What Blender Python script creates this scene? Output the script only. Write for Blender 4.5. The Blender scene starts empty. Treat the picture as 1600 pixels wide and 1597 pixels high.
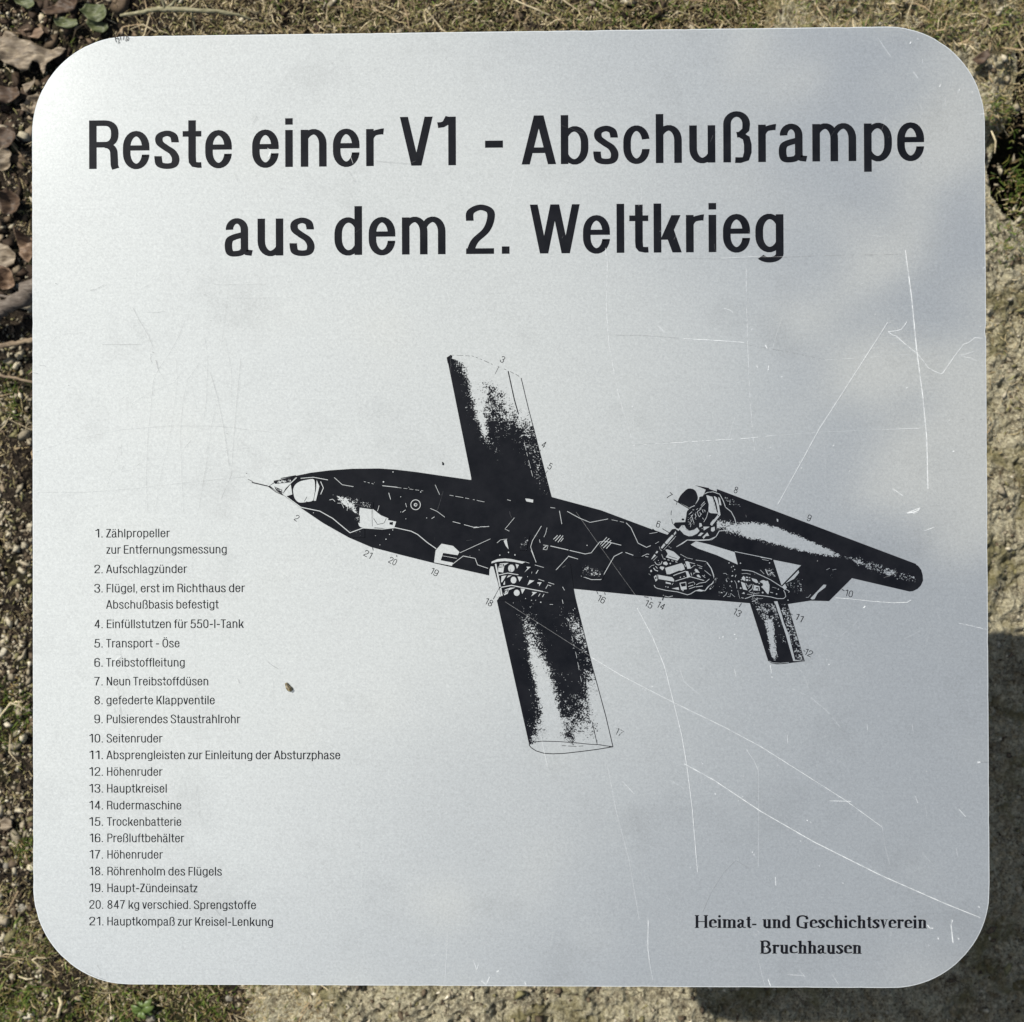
import bpy, bmesh, math, random
import numpy as np
from mathutils import Vector, Matrix

random.seed(7)
S = bpy.context.scene
COL = S.collection
rad = math.radians

# ------------------------------------------------------------------ camera
ZP = 0.82                      # height of the sign's face above the ground
FPX = 1760.0                   # focal length in photograph pixels (photo 1600 wide)
CAMROT = Matrix(((0.99977724, 0.00400887, 0.02072201),
                 (-0.00389781, 0.99997784, -0.00539697),
                 (-0.02074318, 0.005315, 0.99977071)))
CAMPOS = Vector((0.01548673, -0.00491379, 0.58927084 + ZP))
cd = bpy.data.cameras.new('camera'); cam = bpy.data.objects.new('camera', cd); COL.objects.link(cam)
cam.matrix_world = Matrix.Translation(CAMPOS) @ CAMROT.to_4x4()
cd.sensor_width = 36; cd.lens = 36 * FPX / 1600
cd.clip_start = 0.02; cd.clip_end = 200
cd.dof.use_dof = True; cd.dof.focus_distance = 0.590; cd.dof.aperture_fstop = 25
S.camera = cam

# ------------------------------------------------------------------ sky and sun
SUN_VEC = Vector((-0.476, 0.378, 0.80)).normalized()      # towards the sun
elev = math.asin(SUN_VEC.z); azim = math.atan2(SUN_VEC.x, SUN_VEC.y)
W = bpy.data.worlds.new('World'); S.world = W; W.use_nodes = True
nt = W.node_tree; nt.nodes.clear()
def N(t, kind, **kw):
    n = t.nodes.new(kind)
    for k, v in kw.items(): setattr(n, k, v)
    return n
sky = N(nt, 'ShaderNodeTexSky', sky_type='NISHITA', sun_disc=False)
sky.sun_elevation = elev; sky.sun_rotation = azim; sky.air_density = 1.0; sky.dust_density = 0.3; sky.ozone_density = 0.6
tc = N(nt, 'ShaderNodeTexCoord')
mp = N(nt, 'ShaderNodeMapping'); mp.inputs['Scale'].default_value = (1.0, 1.6, 0.7); mp.inputs['Location'].default_value = (3.1, 7.7, 0.4)
cn = N(nt, 'ShaderNodeTexNoise'); cn.inputs['Scale'].default_value = 4.5; cn.inputs['Detail'].default_value = 9; cn.inputs['Roughness'].default_value = 0.55
cr = N(nt, 'ShaderNodeMapRange', interpolation_type='SMOOTHSTEP'); cr.inputs['From Min'].default_value = 0.20; cr.inputs['From Max'].default_value = 0.55
cr.inputs['To Max'].default_value = 0.80
cm = N(nt, 'ShaderNodeMixRGB'); cm.inputs['Color2'].default_value = (12.4, 12.1, 11.3, 1)
bg = N(nt, 'ShaderNodeBackground'); bg.inputs['Strength'].default_value = 0.062
wo = N(nt, 'ShaderNodeOutputWorld')
nt.links.new(tc.outputs['Generated'], mp.inputs[0]); nt.links.new(mp.outputs[0], cn.inputs[0])
dist = N(nt, 'ShaderNodeVectorMath', operation='DISTANCE'); dist.inputs[1].default_value = (-0.31, 0.13, 0.93); nt.links.new(tc.outputs['Generated'], dist.inputs[0])
bank = N(nt, 'ShaderNodeMapRange'); nt.links.new(dist.outputs['Value'], bank.inputs['Value'])
for k, v in zip(('From Min', 'From Max', 'To Min', 'To Max'), (0.30, 0.78, 0.42, 0.0)): bank.inputs[k].default_value = v
nz = N(nt, 'ShaderNodeMath', operation='MULTIPLY'); nz.inputs[1].default_value = 0.20; nt.links.new(cn.outputs[0], nz.inputs[0])
sm = N(nt, 'ShaderNodeMath', operation='ADD'); nt.links.new(nz.outputs[0], sm.inputs[0]); nt.links.new(bank.outputs[0], sm.inputs[1])
wn = N(nt, 'ShaderNodeTexNoise'); wn.inputs['Scale'].default_value = 13; wn.inputs['Detail'].default_value = 10; wn.inputs['Roughness'].default_value = 0.62; nt.links.new(mp.outputs[0], wn.inputs[0])
wsum = wn
for cen, rad0, amp in (((0.335, 0.085, 0.938), 0.14, 0.26), ((0.40, -0.01, 0.915), 0.08, 0.22), ((0.27, 0.38, 0.885), 0.26, 0.17)):      # small cumulus wisps to the east
    d2 = N(nt, 'ShaderNodeVectorMath', operation='DISTANCE'); d2.inputs[1].default_value = cen; nt.links.new(tc.outputs['Generated'], d2.inputs[0])
    b2_ = N(nt, 'ShaderNodeMapRange'); nt.links.new(d2.outputs['Value'], b2_.inputs['Value'])
    for k, v in zip(('From Min', 'From Max', 'To Min', 'To Max'), (0.0, rad0, amp, 0.0)): b2_.inputs[k].default_value = v
    s2_ = N(nt, 'ShaderNodeMath', operation='ADD'); nt.links.new(wsum.outputs[0], s2_.inputs[0]); nt.links.new(b2_.outputs[0], s2_.inputs[1]); wsum = s2_
wr = N(nt, 'ShaderNodeMapRange', interpolation_type='SMOOTHSTEP'); nt.links.new(wsum.outputs[0], wr.inputs['Value'])
for k, v in zip(('From Min', 'From Max', 'To Min', 'To Max'), (0.575, 0.69, 0.0, 0.62)): wr.inputs[k].default_value = v
cm2 = N(nt, 'ShaderNodeMixRGB'); cm2.inputs['Color2'].default_value = (12.4, 11.5, 9.8, 1); nt.links.new(wr.outputs[0], cm2.inputs[0])
nt.links.new(sm.outputs[0], cr.inputs[0]); nt.links.new(cr.outputs[0], cm.inputs[0])
nt.links.new(sky.outputs[0], cm.inputs['Color1']); nt.links.new(cm.outputs[0], cm2.inputs['Color1']); nt.links.new(cm2.outputs[0], bg.inputs[0]); nt.links.new(bg.outputs[0], wo.inputs[0])
sl = bpy.data.lights.new('sun', 'SUN'); sl.energy = 5.0; sl.angle = rad(0.55); sl.color = (1.0, 0.955, 0.86)
so = bpy.data.objects.new('sun', sl); COL.objects.link(so)
so.rotation_mode = 'QUATERNION'; so.rotation_quaternion = SUN_VEC.to_track_quat('Z', 'Y'); so.location = SUN_VEC * 5
S.view_settings.view_transform = 'Standard'; S.view_settings.look = 'None'
S.view_settings.exposure = 0.13; S.view_settings.gamma = 1.0
S.render.engine = 'CYCLES'
S.cycles.max_bounces = 6

# ------------------------------------------------------------------ surveying helpers
def ray(px, py):
    return (CAMROT @ Vector(((px - 800) / FPX, -(py - 798.5) / FPX, -1))).normalized()
def at(px, py, z=0.0):
    """point of the place at height z seen at a spot of the photograph"""
    d = ray(px, py); k = (z - CAMPOS.z) / d.z
    return CAMPOS + d * k
def on_plate(px, py):
    p = at(px, py, ZP); return (p.x, p.y)

def tag(o, label=None, cat=None, group=None, kind=None):
    if label: o['label'] = label
    if cat: o['category'] = cat
    if group: o['group'] = group
    if kind: o['kind'] = kind
    return o
def link_mesh(name, verts, faces, mats, parent=None, smooth=False, attrs=None, mat_idx=None):
    me = bpy.data.meshes.new(name); me.from_pydata([tuple(v) for v in verts], [], faces)
    for m in (mats if isinstance(mats, (list, tuple)) else [mats]): me.materials.append(m)
    if mat_idx is not None: me.polygons.foreach_set('material_index', mat_idx)
    if smooth: me.polygons.foreach_set('use_smooth', [True] * len(me.polygons))
    for k, (typ, dat) in (attrs or {}).items():
        a = me.attributes.new(k, typ, 'POINT')
        a.data.foreach_set('value' if typ == 'FLOAT' else 'color', np.asarray(dat, dtype=np.float32).ravel())
    me.update()
    o = bpy.data.objects.new(name, me); COL.objects.link(o)
    if parent: o.parent = parent
    return o

# numpy value noise
_tab = np.random.RandomState(3).rand(256, 256)
def vnoise(x, y, seed=0):
    x = x + seed * 17.13; y = y + seed * 31.7
    xi = np.floor(x).astype(int); yi = np.floor(y).astype(int); fx = x - xi; fy = y - yi
    fx = fx * fx * fx * (fx * (fx * 6 - 15) + 10); fy = fy * fy * fy * (fy * (fy * 6 - 15) + 10)
    g = lambda a, b: _tab[a % 256, b % 256]
    return (g(xi, yi) * (1 - fx) + g(xi + 1, yi) * fx) * (1 - fy) + (g(xi, yi + 1) * (1 - fx) + g(xi + 1, yi + 1) * fx) * fy
def fbm(x, y, f, octs=4, gain=0.5, seed=0):
    s = 0; a = 1; t = 0
    for i in range(octs):
        ang = 0.6 * i; c, q = math.cos(ang), math.sin(ang)
        s = s + a * (vnoise((c * x - q * y) * f, (q * x + c * y) * f, seed + i) - 0.5); t += a; a *= gain; f *= 2.07
    return s / t * 2

# ------------------------------------------------------------------ materials
def new_mat(name):
    m = bpy.data.materials.new(name); m.use_nodes = True; t = m.node_tree; t.nodes.clear()
    return m, t
def ramp(t, pts):
    r = N(t, 'ShaderNodeValToRGB'); e = r.color_ramp.elements
    e[0].position, e[0].color = pts[0][0], (*pts[0][1], 1); e[1].position, e[1].color = pts[-1][0], (*pts[-1][1], 1)
    for p, c in pts[1:-1]:
        q = e.new(p); q.color = (*c, 1)
    return r
def noise(t, vec, scale, detail=4, rough=0.5, dist=0.0):
    n = N(t, 'ShaderNodeTexNoise'); n.inputs['Scale'].default_value = scale; n.inputs['Detail'].default_value = detail
    n.inputs['Roughness'].default_value = rough; n.inputs['Distortion'].default_value = dist
    if vec is not None: t.links.new(vec, n.inputs['Vector'])
    return n
def mapping(t, vec, scale, rot=(0, 0, 0)):
    m = N(t, 'ShaderNodeMapping'); m.inputs['Scale'].default_value = scale; m.inputs['Rotation'].default_value = rot
    t.links.new(vec, m.inputs['Vector']); return m
def mrange(t, src, a, b, c, d, smooth=False):
    m = N(t, 'ShaderNodeMapRange'); 
    if smooth: m.interpolation_type = 'SMOOTHSTEP'
    for k, v in zip(('From Min', 'From Max', 'To Min', 'To Max'), (a, b, c, d)): m.inputs[k].default_value = v
    t.links.new(src, m.inputs['Value']); return m
def math_(t, op, a, b=None):
    m = N(t, 'ShaderNodeMath', operation=op)
    for i, v in enumerate((a, b)):
        if v is None: continue
        if isinstance(v, (int, float)): m.inputs[i].default_value = v
        else: t.links.new(v, m.inputs[i])
    return m
def bump(t, h, strength, dist):
    b = N(t, 'ShaderNodeBump'); b.inputs['Strength'].default_value = strength; b.inputs['Distance'].default_value = dist
    t.links.new(h, b.inputs['Height']); return b

# the sheet metal as a node group, shared by the bare plate and by gaps in the print
G = bpy.data.node_groups.new('rolled_aluminium', 'ShaderNodeTree')
G.interface.new_socket('Shader', in_out='OUTPUT', socket_type='NodeSocketShader')
G.interface.new_socket('Brighten', in_out='INPUT', socket_type='NodeSocketFloat')  # lightens the metal; carries the painted highlight of the plate's rim
gi = N(G, 'NodeGroupInput'); go = N(G, 'NodeGroupOutput')
c = N(G, 'ShaderNodeTexCoord').outputs['Object']
grain = noise(G, mapping(G, c, (1, 1, 1), (0.5, 0.35, 0.7)).outputs[0], 820, 3, 0.7, 0.6)
streak = noise(G, mapping(G, c, (30, 1100, 1)).outputs[0], 1.0, 4, 0.7)
streak2 = noise(G, mapping(G, c, (900, 24, 1)).outputs[0], 1.0, 2, 0.6)
cloud = noise(G, c, 9, 5, 0.6)
v = math_(G, 'ADD', math_(G, 'MULTIPLY', grain.outputs[0], 0.34).outputs[0], math_(G, 'MULTIPLY', streak.outputs[0], 0.07).outputs[0])
v = math_(G, 'ADD', v.outputs[0], math_(G, 'MULTIPLY', streak2.outputs[0], 0.01).outputs[0])
v = math_(G, 'ADD', v.outputs[0], math_(G, 'MULTIPLY', cloud.outputs[0], 0.05).outputs[0])
v = math_(G, 'ADD', v.outputs[0], 0.465)          # about 0.7 mean
v = math_(G, 'ADD', v.outputs[0], math_(G, 'MULTIPLY', gi.outputs[0], 0.25).outputs[0])
stain = noise(G, c, 16, 7, 0.65); st = mrange(G, stain.outputs[0], 0.54, 0.72, 0.0, -0.07)
v = math_(G, 'ADD', v.outputs[0], st.outputs[0])
colr = N(G, 'ShaderNodeCombineColor')
for i, k in enumerate((0.952, 0.998, 1.020)):
    G.links.new(math_(G, 'MULTIPLY', v.outputs[0], k).outputs[0], colr.inputs[i])
b1 = bump(G, grain.outputs[0], 0.03, 0.0003)
b2 = N(G, 'ShaderNodeBump'); b2.inputs['Strength'].default_value = 0.02; b2.inputs['Distance'].default_value = 0.0003
G.links.new(streak.outputs[0], b2.inputs['Height']); G.links.new(b1.outputs[0], b2.inputs['Normal'])
wide = N(G, 'ShaderNodeBsdfAnisotropic'); wide.inputs['Roughness'].default_value = 0.93; wide.inputs['Anisotropy'].default_value = 0.62
tg = N(G, 'ShaderNodeCombineXYZ'); tg.inputs[0].default_value = 1.0; G.links.new(tg.outputs[0], wide.inputs['Tangent'])
tight = N(G, 'ShaderNodeBsdfAnisotropic'); tight.inputs['Roughness'].default_value = 0.068
dif = N(G, 'ShaderNodeBsdfDiffuse')
for n in (wide, tight, dif):
    G.links.new(colr.outputs[0], n.inputs['Color']); G.links.new(b2.outputs[0], n.inputs['Normal'])
m1 = N(G, 'ShaderNodeMixShader'); m1.inputs[0].default_value = 0.72
G.links.new(wide.outputs[0], m1.inputs[1]); G.links.new(tight.outputs[0], m1.inputs[2])
m2 = N(G, 'ShaderNodeMixShader')
wf = math_(G, 'ADD', gi.outputs[0], 0.27); wf.use_clamp = True
G.links.new(wf.outputs[0], m2.inputs[0]); G.links.new(m1.outputs[0], m2.inputs[1]); G.links.new(dif.outputs[0], m2.inputs[2])
G.links.new(m2.outputs[0], go.inputs[0])
def metal_group(t, brighten=0.0):
    g = N(t, 'ShaderNodeGroup'); g.node_tree = G; g.inputs[0].default_value = brighten; return g

M_plate, t = new_mat('aluminium_sheet'); o_ = N(t, 'ShaderNodeOutputMaterial'); t.links.new(metal_group(t).outputs[0], o_.inputs[0])

# print: ink where the tone is above the grain, bare metal where it is below
M_ink, t = new_mat('screen_print'); o_ = N(t, 'ShaderNodeOutputMaterial')
c = N(t, 'ShaderNodeTexCoord').outputs['Object']
ta = N(t, 'ShaderNodeAttribute', attribute_name='tone')
gn = noise(t, c, 1150, 3, 0.75)
gl = noise(t, c, 330, 2, 0.5)
gg = math_(t, 'ADD', math_(t, 'MULTIPLY', gn.outputs[0], 0.8).outputs[0], math_(t, 'MULTIPLY', gl.outputs[0], 0.35).outputs[0])
gr = mrange(t, gg.outputs[0], 0.42, 0.74, 0.02, 0.98)
df = math_(t, 'SUBTRACT', ta.outputs['Fac'], gr.outputs[0])
fc = mrange(t, df.outputs[0], -0.02, 0.02, 0, 1)
ink = N(t, 'ShaderNodeBsdfPrincipled')
wn = noise(t, c, 60, 5, 0.7)
ir = ramp(t, [(0.35, (0.005, 0.006, 0.009)), (0.80, (0.013, 0.014, 0.018))]); t.links.new(wn.outputs[0], ir.inputs[0])
t.links.new(ir.outputs[0], ink.inputs['Base Color']); ink.inputs['Roughness'].default_value = 0.5; ink.inputs['Specular IOR Level'].default_value = 0.04
mx = N(t, 'ShaderNodeMixShader'); t.links.new(fc.outputs[0], mx.inputs[0]); t.links.new(metal_group(t).outputs[0], mx.inputs[1]); t.links.new(ink.outputs[0], mx.inputs[2])
t.links.new(mx.outputs[0], o_.inputs[0])

# scratches: tone above 0 = bright bare burr, below 0 = dull dark groove; broken up by noise
M_scr, t = new_mat('scratched_metal'); o_ = N(t, 'ShaderNodeOutputMaterial')
c = N(t, 'ShaderNodeTexCoord').outputs['Object']
ta = N(t, 'ShaderNodeAttribute', attribute_name='tone')
sn = noise(t, c, 260, 3, 0.6)
amt = math_(t, 'ABSOLUTE', ta.outputs['Fac'])
sf = math_(t, 'MULTIPLY', amt.outputs[0], mrange(t, sn.outputs[0], 0.3, 0.62, 0.25, 1.0).outputs[0]); sf.use_clamp = True
pos = math_(t, 'GREATER_THAN', ta.outputs['Fac'], 0.0)
db = N(t, 'ShaderNodeBsdfDiffuse'); cmx = N(t, 'ShaderNodeMixRGB'); cmx.inputs['Color1'].default_value = (0.20, 0.20, 0.20, 1); cmx.inputs['Color2'].default_value = (0.93, 0.95, 0.97, 1)
t.links.new(pos.outputs[0], cmx.inputs[0]); t.links.new(cmx.outputs[0], db.inputs[0])
mx = N(t, 'ShaderNodeMixShader'); t.links.new(sf.outputs[0], mx.inputs[0]); t.links.new(N(t, 'ShaderNodeBsdfTransparent').outputs[0], mx.inputs[1]); t.links.new(db.outputs[0], mx.inputs[2])
t.links.new(mx.outputs[0], o_.inputs[0])

# ================================================================== THE SIGN
SIGN = bpy.data.objects.new('information_sign', None); COL.objects.link(SIGN); SIGN.location = (0, 0, ZP)
SIGN.empty_display_size = 0.05
tag(SIGN, 'square silver metal information sign with German headline and black drawing of a winged missile', 'sign')

# plate: rounded square 500 x 500 x 3 mm with a small bevel and a few edge nicks
def rounded(h, r, n=24):
    pts = []
    for cx, cy, a0 in ((h - r, h - r, 0), (-h + r, h - r, 90), (-h + r, -h + r, 180), (h - r, -h + r, 270)):
        for i in range(n + 1):
            a = rad(a0 + 90 * i / n); pts.append((cx + r * math.cos(a), cy + r * math.sin(a)))
    out = []
    for i, p in enumerate(pts):                       # add points along the straight sides
        q = pts[(i + 1) % len(pts)]; out.append(p); d = math.dist(p, q)
        if d > 0.02:
            k = int(d / 0.004)
            out += [(p[0] + (q[0] - p[0]) * j / k, p[1] + (q[1] - p[1]) * j / k) for j in range(1, k)]
    return out
ring = rounded(0.25, 0.051)
rr_ = random.Random(5)
nick = [0.0002 * rr_.random() ** 6 + (0.0007 * rr_.random() if rr_.random() < 0.012 else 0) for _ in ring]
def shrink(ring, d):
    out = []
    n = len(ring)
    for i, (x, y) in enumerate(ring):
        ax, ay = ring[i - 1]; bx, by = ring[(i + 1) % n]; tx, ty = bx - ax, by - ay; L = math.hypot(tx, ty) or 1
        k = d + nick[i]; out.append((x - ty / L * k * -1 * -1, y + tx / L * k))
    return out
lv = [(shrink(ring, 0.0006), 0.0), (shrink(ring, 0.00015), -0.00010), (shrink(ring, 0.0), -0.0006), (shrink(ring, 0.0), -0.0026), (shrink(ring, 0.0004), -0.003)]
vs, fs = [], []; n = len(ring)
for r_, z in lv: vs += [(x, y, z) for x, y in r_]
for a in range(len(lv) - 1):
    for i in range(n):
        j = (i + 1) % n; fs.append((a * n + i, (a + 1) * n + i, (a + 1) * n + j, a * n + j))
fs.append(tuple(range(n))); fs.append(tuple(reversed(range((len(lv) - 1) * n, len(lv) * n))))
M_edge, t = new_mat('cut_edge_highlight'); o_ = N(t, 'ShaderNodeOutputMaterial'); t.links.new(metal_group(t, 0.30).outputs[0], o_.inputs[0])  # bevel made brighter to paint in the sky highlight along the cut edge
plate = link_mesh('plate', vs, fs, [M_plate, M_edge], SIGN, mat_idx=[1] * n + [0] * (len(fs) - n))

# ------------------------------------------------------------------ drawing strokes and fills
class Print:
    """flat print on the plate: polygons in plate coordinates, each a hair above the one before"""
    def __init__(s, z0=0.00003, dz=0.000001): s.v = []; s.f = []; s.t = []; s.z = z0; s.dz = dz
    def poly(s, pts, tone=1.0):
        k = len(s.v); s.v += [(x, y, s.z) for x, y in pts]; s.t += [tone] * len(pts)
        idx = list(range(k, k + len(pts)))
        ar = sum(pts[i - 1][0] * pts[i][1] - pts[i][0] * pts[i - 1][1] for i in range(len(pts)))
        s.f.append(tuple(idx if ar > 0 else idx[::-1])); s.z += s.dz
    def strip(s, L, R, tones):
        k = len(s.v); n = len(L)
        for (x, y), (a, b), t_ in zip(L, R, tones): s.v += [(x, y, s.z), (a, b, s.z)]; s.t += [t_, t_]
        for i in range(n - 1):
            q = (k + 2 * i, k + 2 * i + 1, k + 2 * i + 3, k + 2 * i + 2)
            p0, p1, p2 = (s.v[j] for j in q[:3])
            cr_ = (p1[0] - p0[0]) * (p2[1] - p1[1]) - (p1[1] - p0[1]) * (p2[0] - p1[0])
            s.f.append(q if cr_ > 0 else q[::-1])
        s.z += s.dz
    def grid(s, quad, fn, nu=40, nv=60, zup=0):
        """quad: TL TR BR BL in plate coords; fn(u, v) -> tone"""
        k = len(s.v); z = s.z
        for j in range(nv + 1):
            for i in range(nu + 1):
                u, v_ = i / nu, j / nv
                x, y = [(1 - v_) * ((1 - u) * quad[0][c] + u * quad[1][c]) + v_ * ((1 - u) * quad[3][c] + u * quad[2][c]) for c in (0, 1)]
                s.v.append((x, y, z)); s.t.append(fn(u, v_))
        w = nu + 1
        for j in range(nv):
            for i in range(nu):
                a = k + j * w + i; s.f.append((a, a + w, a + w + 1, a + 1))
        s.z += s.dz
    def build(s, name, mat, parent, **kw):
        o = link_mesh(name, s.v, s.f, mat, parent, attrs={'tone': ('FLOAT', s.t)})
        for k, v_ in kw.items(): o[k] = v_
        return o

def normals(pts, closed):
    n = len(pts); out = []
    for i in range(n):
        a = pts[i - 1] if (closed or i > 0) else pts[i]; b = pts[(i + 1) % n] if (closed or i < n - 1) else pts[i]
        tx, ty = b[0] - a[0], b[1] - a[1]; L = math.hypot(tx, ty) or 1; out.append((-ty / L, tx / L))
    return out
def outline(pts, wv, wh, closed=False, taper=None):
    """pen of elliptical nib: wv wide on vertical strokes, wh thick on horizontal ones"""
    L, R = [], []
    for i, ((x, y), (nx, ny)) in enumerate(zip(pts, normals(pts, closed))):
        k = 0.5 / math.sqrt((wv * nx) ** 2 + (wh * ny) ** 2)
        if taper: k *= taper(i / (len(pts) - 1))
        ox, oy = wv * wv * nx * k, wh * wh * ny * k
        L.append((x + ox, y + oy)); R.append((x - ox, y - oy))
    if closed: L.append(L[0]); R.append(R[0])
    return L, R

# ------------------------------------------------------------------ lettering
def arc(cx, cy, rx, ry, a0, a1, n=14, p=2.0):
    o = []
    for i in range(n + 1):
        a = rad(a0 + (a1 - a0) * i / n); c_, s_ = math.cos(a), math.sin(a)
        o.append((cx + rx * math.copysign(abs(c_) ** (2 / p), c_), cy + ry * math.copysign(abs(s_) ** (2 / p), s_)))
    return o
def spline(P, n=6):
    P = [P[0]] + list(P) + [P[-1]]; o = []
    for i in range(1, len(P) - 2):
        for j in range(n):
            t_ = j / n; a, b, c_, d = P[i - 1], P[i], P[i + 1], P[i + 2]
            o.append(tuple(0.5 * (2 * b[k] + (c_[k] - a[k]) * t_ + (2 * a[k] - 5 * b[k] + 4 * c_[k] - d[k]) * t_ ** 2 + (3 * b[k] - a[k] - 3 * c_[k] + d[k]) * t_ ** 3) for k in (0, 1)))
    return o + [P[-2]]
class Sans:
    X = 76.0
    def __init__(s, V, H): s.V, s.H = V, H; s.cache = {}
    def get(s, ch):
        if ch not in s.cache: s.cache[ch] = s.make(ch)
        return s.cache[ch]
    def make(s, ch):
        V, H, X = s.V, s.H, s.X; P = []; h = V / 2; g = H / 2; ov = 1.5
        R = lambda x0, y0, x1, y1: P.append(('p', [(x0, y0), (x1, y0), (x1, y1), (x0, y1)]))
        B = lambda x0, y0, x1, y1, w: P.append(('p', [(x0, y0), (x0 + w, y0), (x1 + w, y1), (x1, y1)]))
        K = lambda pts, closed=False, taper=None: P.append(('s', outline(pts, V, H, closed, taper)))
        def loop(x0, x1, y0, y1, ry):
            cx = (x0 + x1) / 2; rx = (x1 - x0) / 2 - h; a = y1 - g; b = y0 + g
            K(arc(cx, a - ry, rx, ry, 0, 180) + arc(cx, b + ry, rx, ry, 180, 360), True)
        def arch(x0, x1, top=X + ov, y_in=48, bot=0.0):
            cx = (x0 + x1) / 2 ; rx = (x1 - x0) / 2 - h; ry = 25
            K(arc(cx, top - g - ry, rx, ry, 165, 0, 12) + [(x1 - h, bot + (top - g - ry - bot) * f) for f in (0.6, 0.3, 0)], taper=lambda t_: min(1, 0.62 + t_ * 1.6))
        two = {'ä': 'a', 'ö': 'o', 'ü': 'u', 'Ö': 'O'}
        if ch in two:
            w, lb, rb, P0 = s.make(two[ch]); y = 87 if ch != 'Ö' else 107
            c_ = w / 2 - (2 if ch == 'ä' else 0); d = V * 0.95; P = list(P0)
            for sx in (-1, 1):
                x = c_ + sx * 11 - d / 2; P.append(('p', [(x, y), (x + d, y), (x + d, y + 12), (x, y + 12)]))
            return w, lb, rb, P
        st, ro = 8.0, 5.2
        if ch == ' ': return 25, 0, 0, []
        if ch == '-': R(0, 35, 35, 35 + H * 1.25); return 35, 7, 7, P
        if ch == '.': R(0, 0, V, V * .98); return V, 8, 8, P
        if ch == ',': P.append(('p', [(0, V), (V, V), (V, 0), (V * .45, -15), (0.5, -15), (V * .45, 0), (0, 0)])); return V, 8, 8, P
        if ch == 'A':
            w = 70; a = V * 1.08; B(0, 0, w / 2 - a / 2 - 1.5, 100, a); B(w - a, 0, w / 2 - a / 2 + 1.5, 100, a); R(w * .2, 23, w * .8, 23 + H); return w, 1.5, 1.5, P
        if ch == 'B':
            pass
        if ch in 'EFLHTPRNKZSVWO':
            if ch == 'E': w = 52; R(0, 0, V, 100); R(V - 1, 100 - H, w, 100); R(V - 1, 0, w + 1, H); R(V - 1, 47, w - 3, 47 + H); return w, st, 4, P
            if ch == 'F': w = 49; R(0, 0, V, 100); R(V - 1, 100 - H, w, 100); R(V - 1, 44, w - 4, 44 + H); return w, st, 3, P
            if ch == 'L': w = 48; R(0, 0, V, 100); R(V - 1, 0, w, H); return w, st, 3, P
            if ch == 'H': w = 60; R(0, 0, V, 100); R(w - V, 0, w, 100); R(V - 1, 46, w - V + 1, 46 + H); return w, st, st, P
            if ch == 'T': w = 56; R(w / 2 - h, 0, w / 2 + h, 99); R(0, 100 - H, w, 100); return w, 2, 2, P
            if ch == 'N': w = 60; R(0, 0, V, 100); R(w - V, 0, w, 100); a = V * 1.15; B(w - a, 0, 0, 100, a); return w, st, st, P
            if ch == 'K': w = 62; R(0, 0, V, 100); a = V * 1.25; B(V - 2, 36, w - a - 1, 100, a); B(w - a, 0, V + 9, 58, a); return w, st, 1, P
            if ch == 'Z': w = 54; R(0, 0, w, H); R(1, 100 - H, w - 1, 100); a = V * 1.25; B(0, H - 1, w - a - 1, 100 - H + 1, a); return w, 3, 3, P
            if ch == 'V': w = 66; a = V * 1.06; B(w / 2 - a / 2 - 2, 0, 0, 100, a); B(w / 2 - a / 2 + 2, 0, w - a, 100, a); return w, 1, 1, P
            if ch == 'W':
                w = 100; a = V * 1.02; B(20, 0, 0, 100, a); B(21, 0, 50 - a / 2 - 1, 100, a); B(79 - a, 0, 50 - a / 2 + 1, 100, a); B(80 - a, 0, 100 - a, 100, a); return w, 1, 1, P
            if ch == 'O': w = 63; loop(0, w, -ov, 101.5, 34); return w, 6, 6, P
            if ch in 'PR':
                w = 60 if ch == 'R' else 58; R(0, 0, V, 100); y0, y1 = (44, 100)
                cy = (y0 + y1) / 2; ry = (y1 - y0) / 2 - g
                K([(V - 1, y1 - g), (w * .5, y1 - g)] + arc(w * .5, cy, w * .5 - h, ry, 90, -90, 14, 2.5) + [(V - 1, y0 + g)])
                if ch == 'R':
                    K(arc(w * .45, 30, w * .52 - h, 19, 80, 0, 8, 2.5) + [(w - h - 1.3, 20), (w - h - 1, 8), (w - h + .5, 3), (w - h + 2, 0)]); w += 2
                return w, st, (1.5 if ch == 'R' else 2), P
            if ch == 'S':
                w = 58; K(spline([(w - h - .5, 70), (w - h - 2.5, 85), (w * .5, 101.5 - g), (h + 2, 88), (h + 1.5, 69), (w * .42, 56), (w * .72, 45), (w - h, 28), (w - h - 3, 10), (w * .5, -ov + g), (h + 3, 9), (h, 29)], 7)); return w, 5, 5, P
        if ch == 'ß':
            w = 57; x1 = w - 5
            K([(h, 0), (h, 30), (h, 60)] + arc(x1 / 2 + 1, 78, x1 / 2 + 1 - h, 26 - g, 180, 0, 14) + [(x1 + 2 - h, 76), (x1 + 1 - h, 66), (w * .62, 57), (w * .48, 56)])
            K([(w * .48, 56), (w * .6, 56.5), (w - h - 3, 49), (w - h, 36), (w - h, 20), (w - h - 4, 7), (w * .60, -ov + g), (w * .42, -ov + g + .3)]); return w, st, ro, P
        if ch == 'l': R(0, 0, V, 100); return V, st, st, P
        if ch == 'i': R(0, 0, V, X); R(0, 100 - V * .86, V, 100); return V, st, st, P
        if ch == 'n': w = 52.5; R(0, 0, V, X); arch(0, w); return w, st, st - .5, P
        if ch == 'm': w = 88; R(0, 0, V, X); arch(0, w / 2 + h); arch(w / 2 - h, w); return w, st, st - .5, P
        if ch == 'h': w = 52.5; R(0, 0, V, 100); arch(0, w); return w, st, st - .5, P
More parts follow.
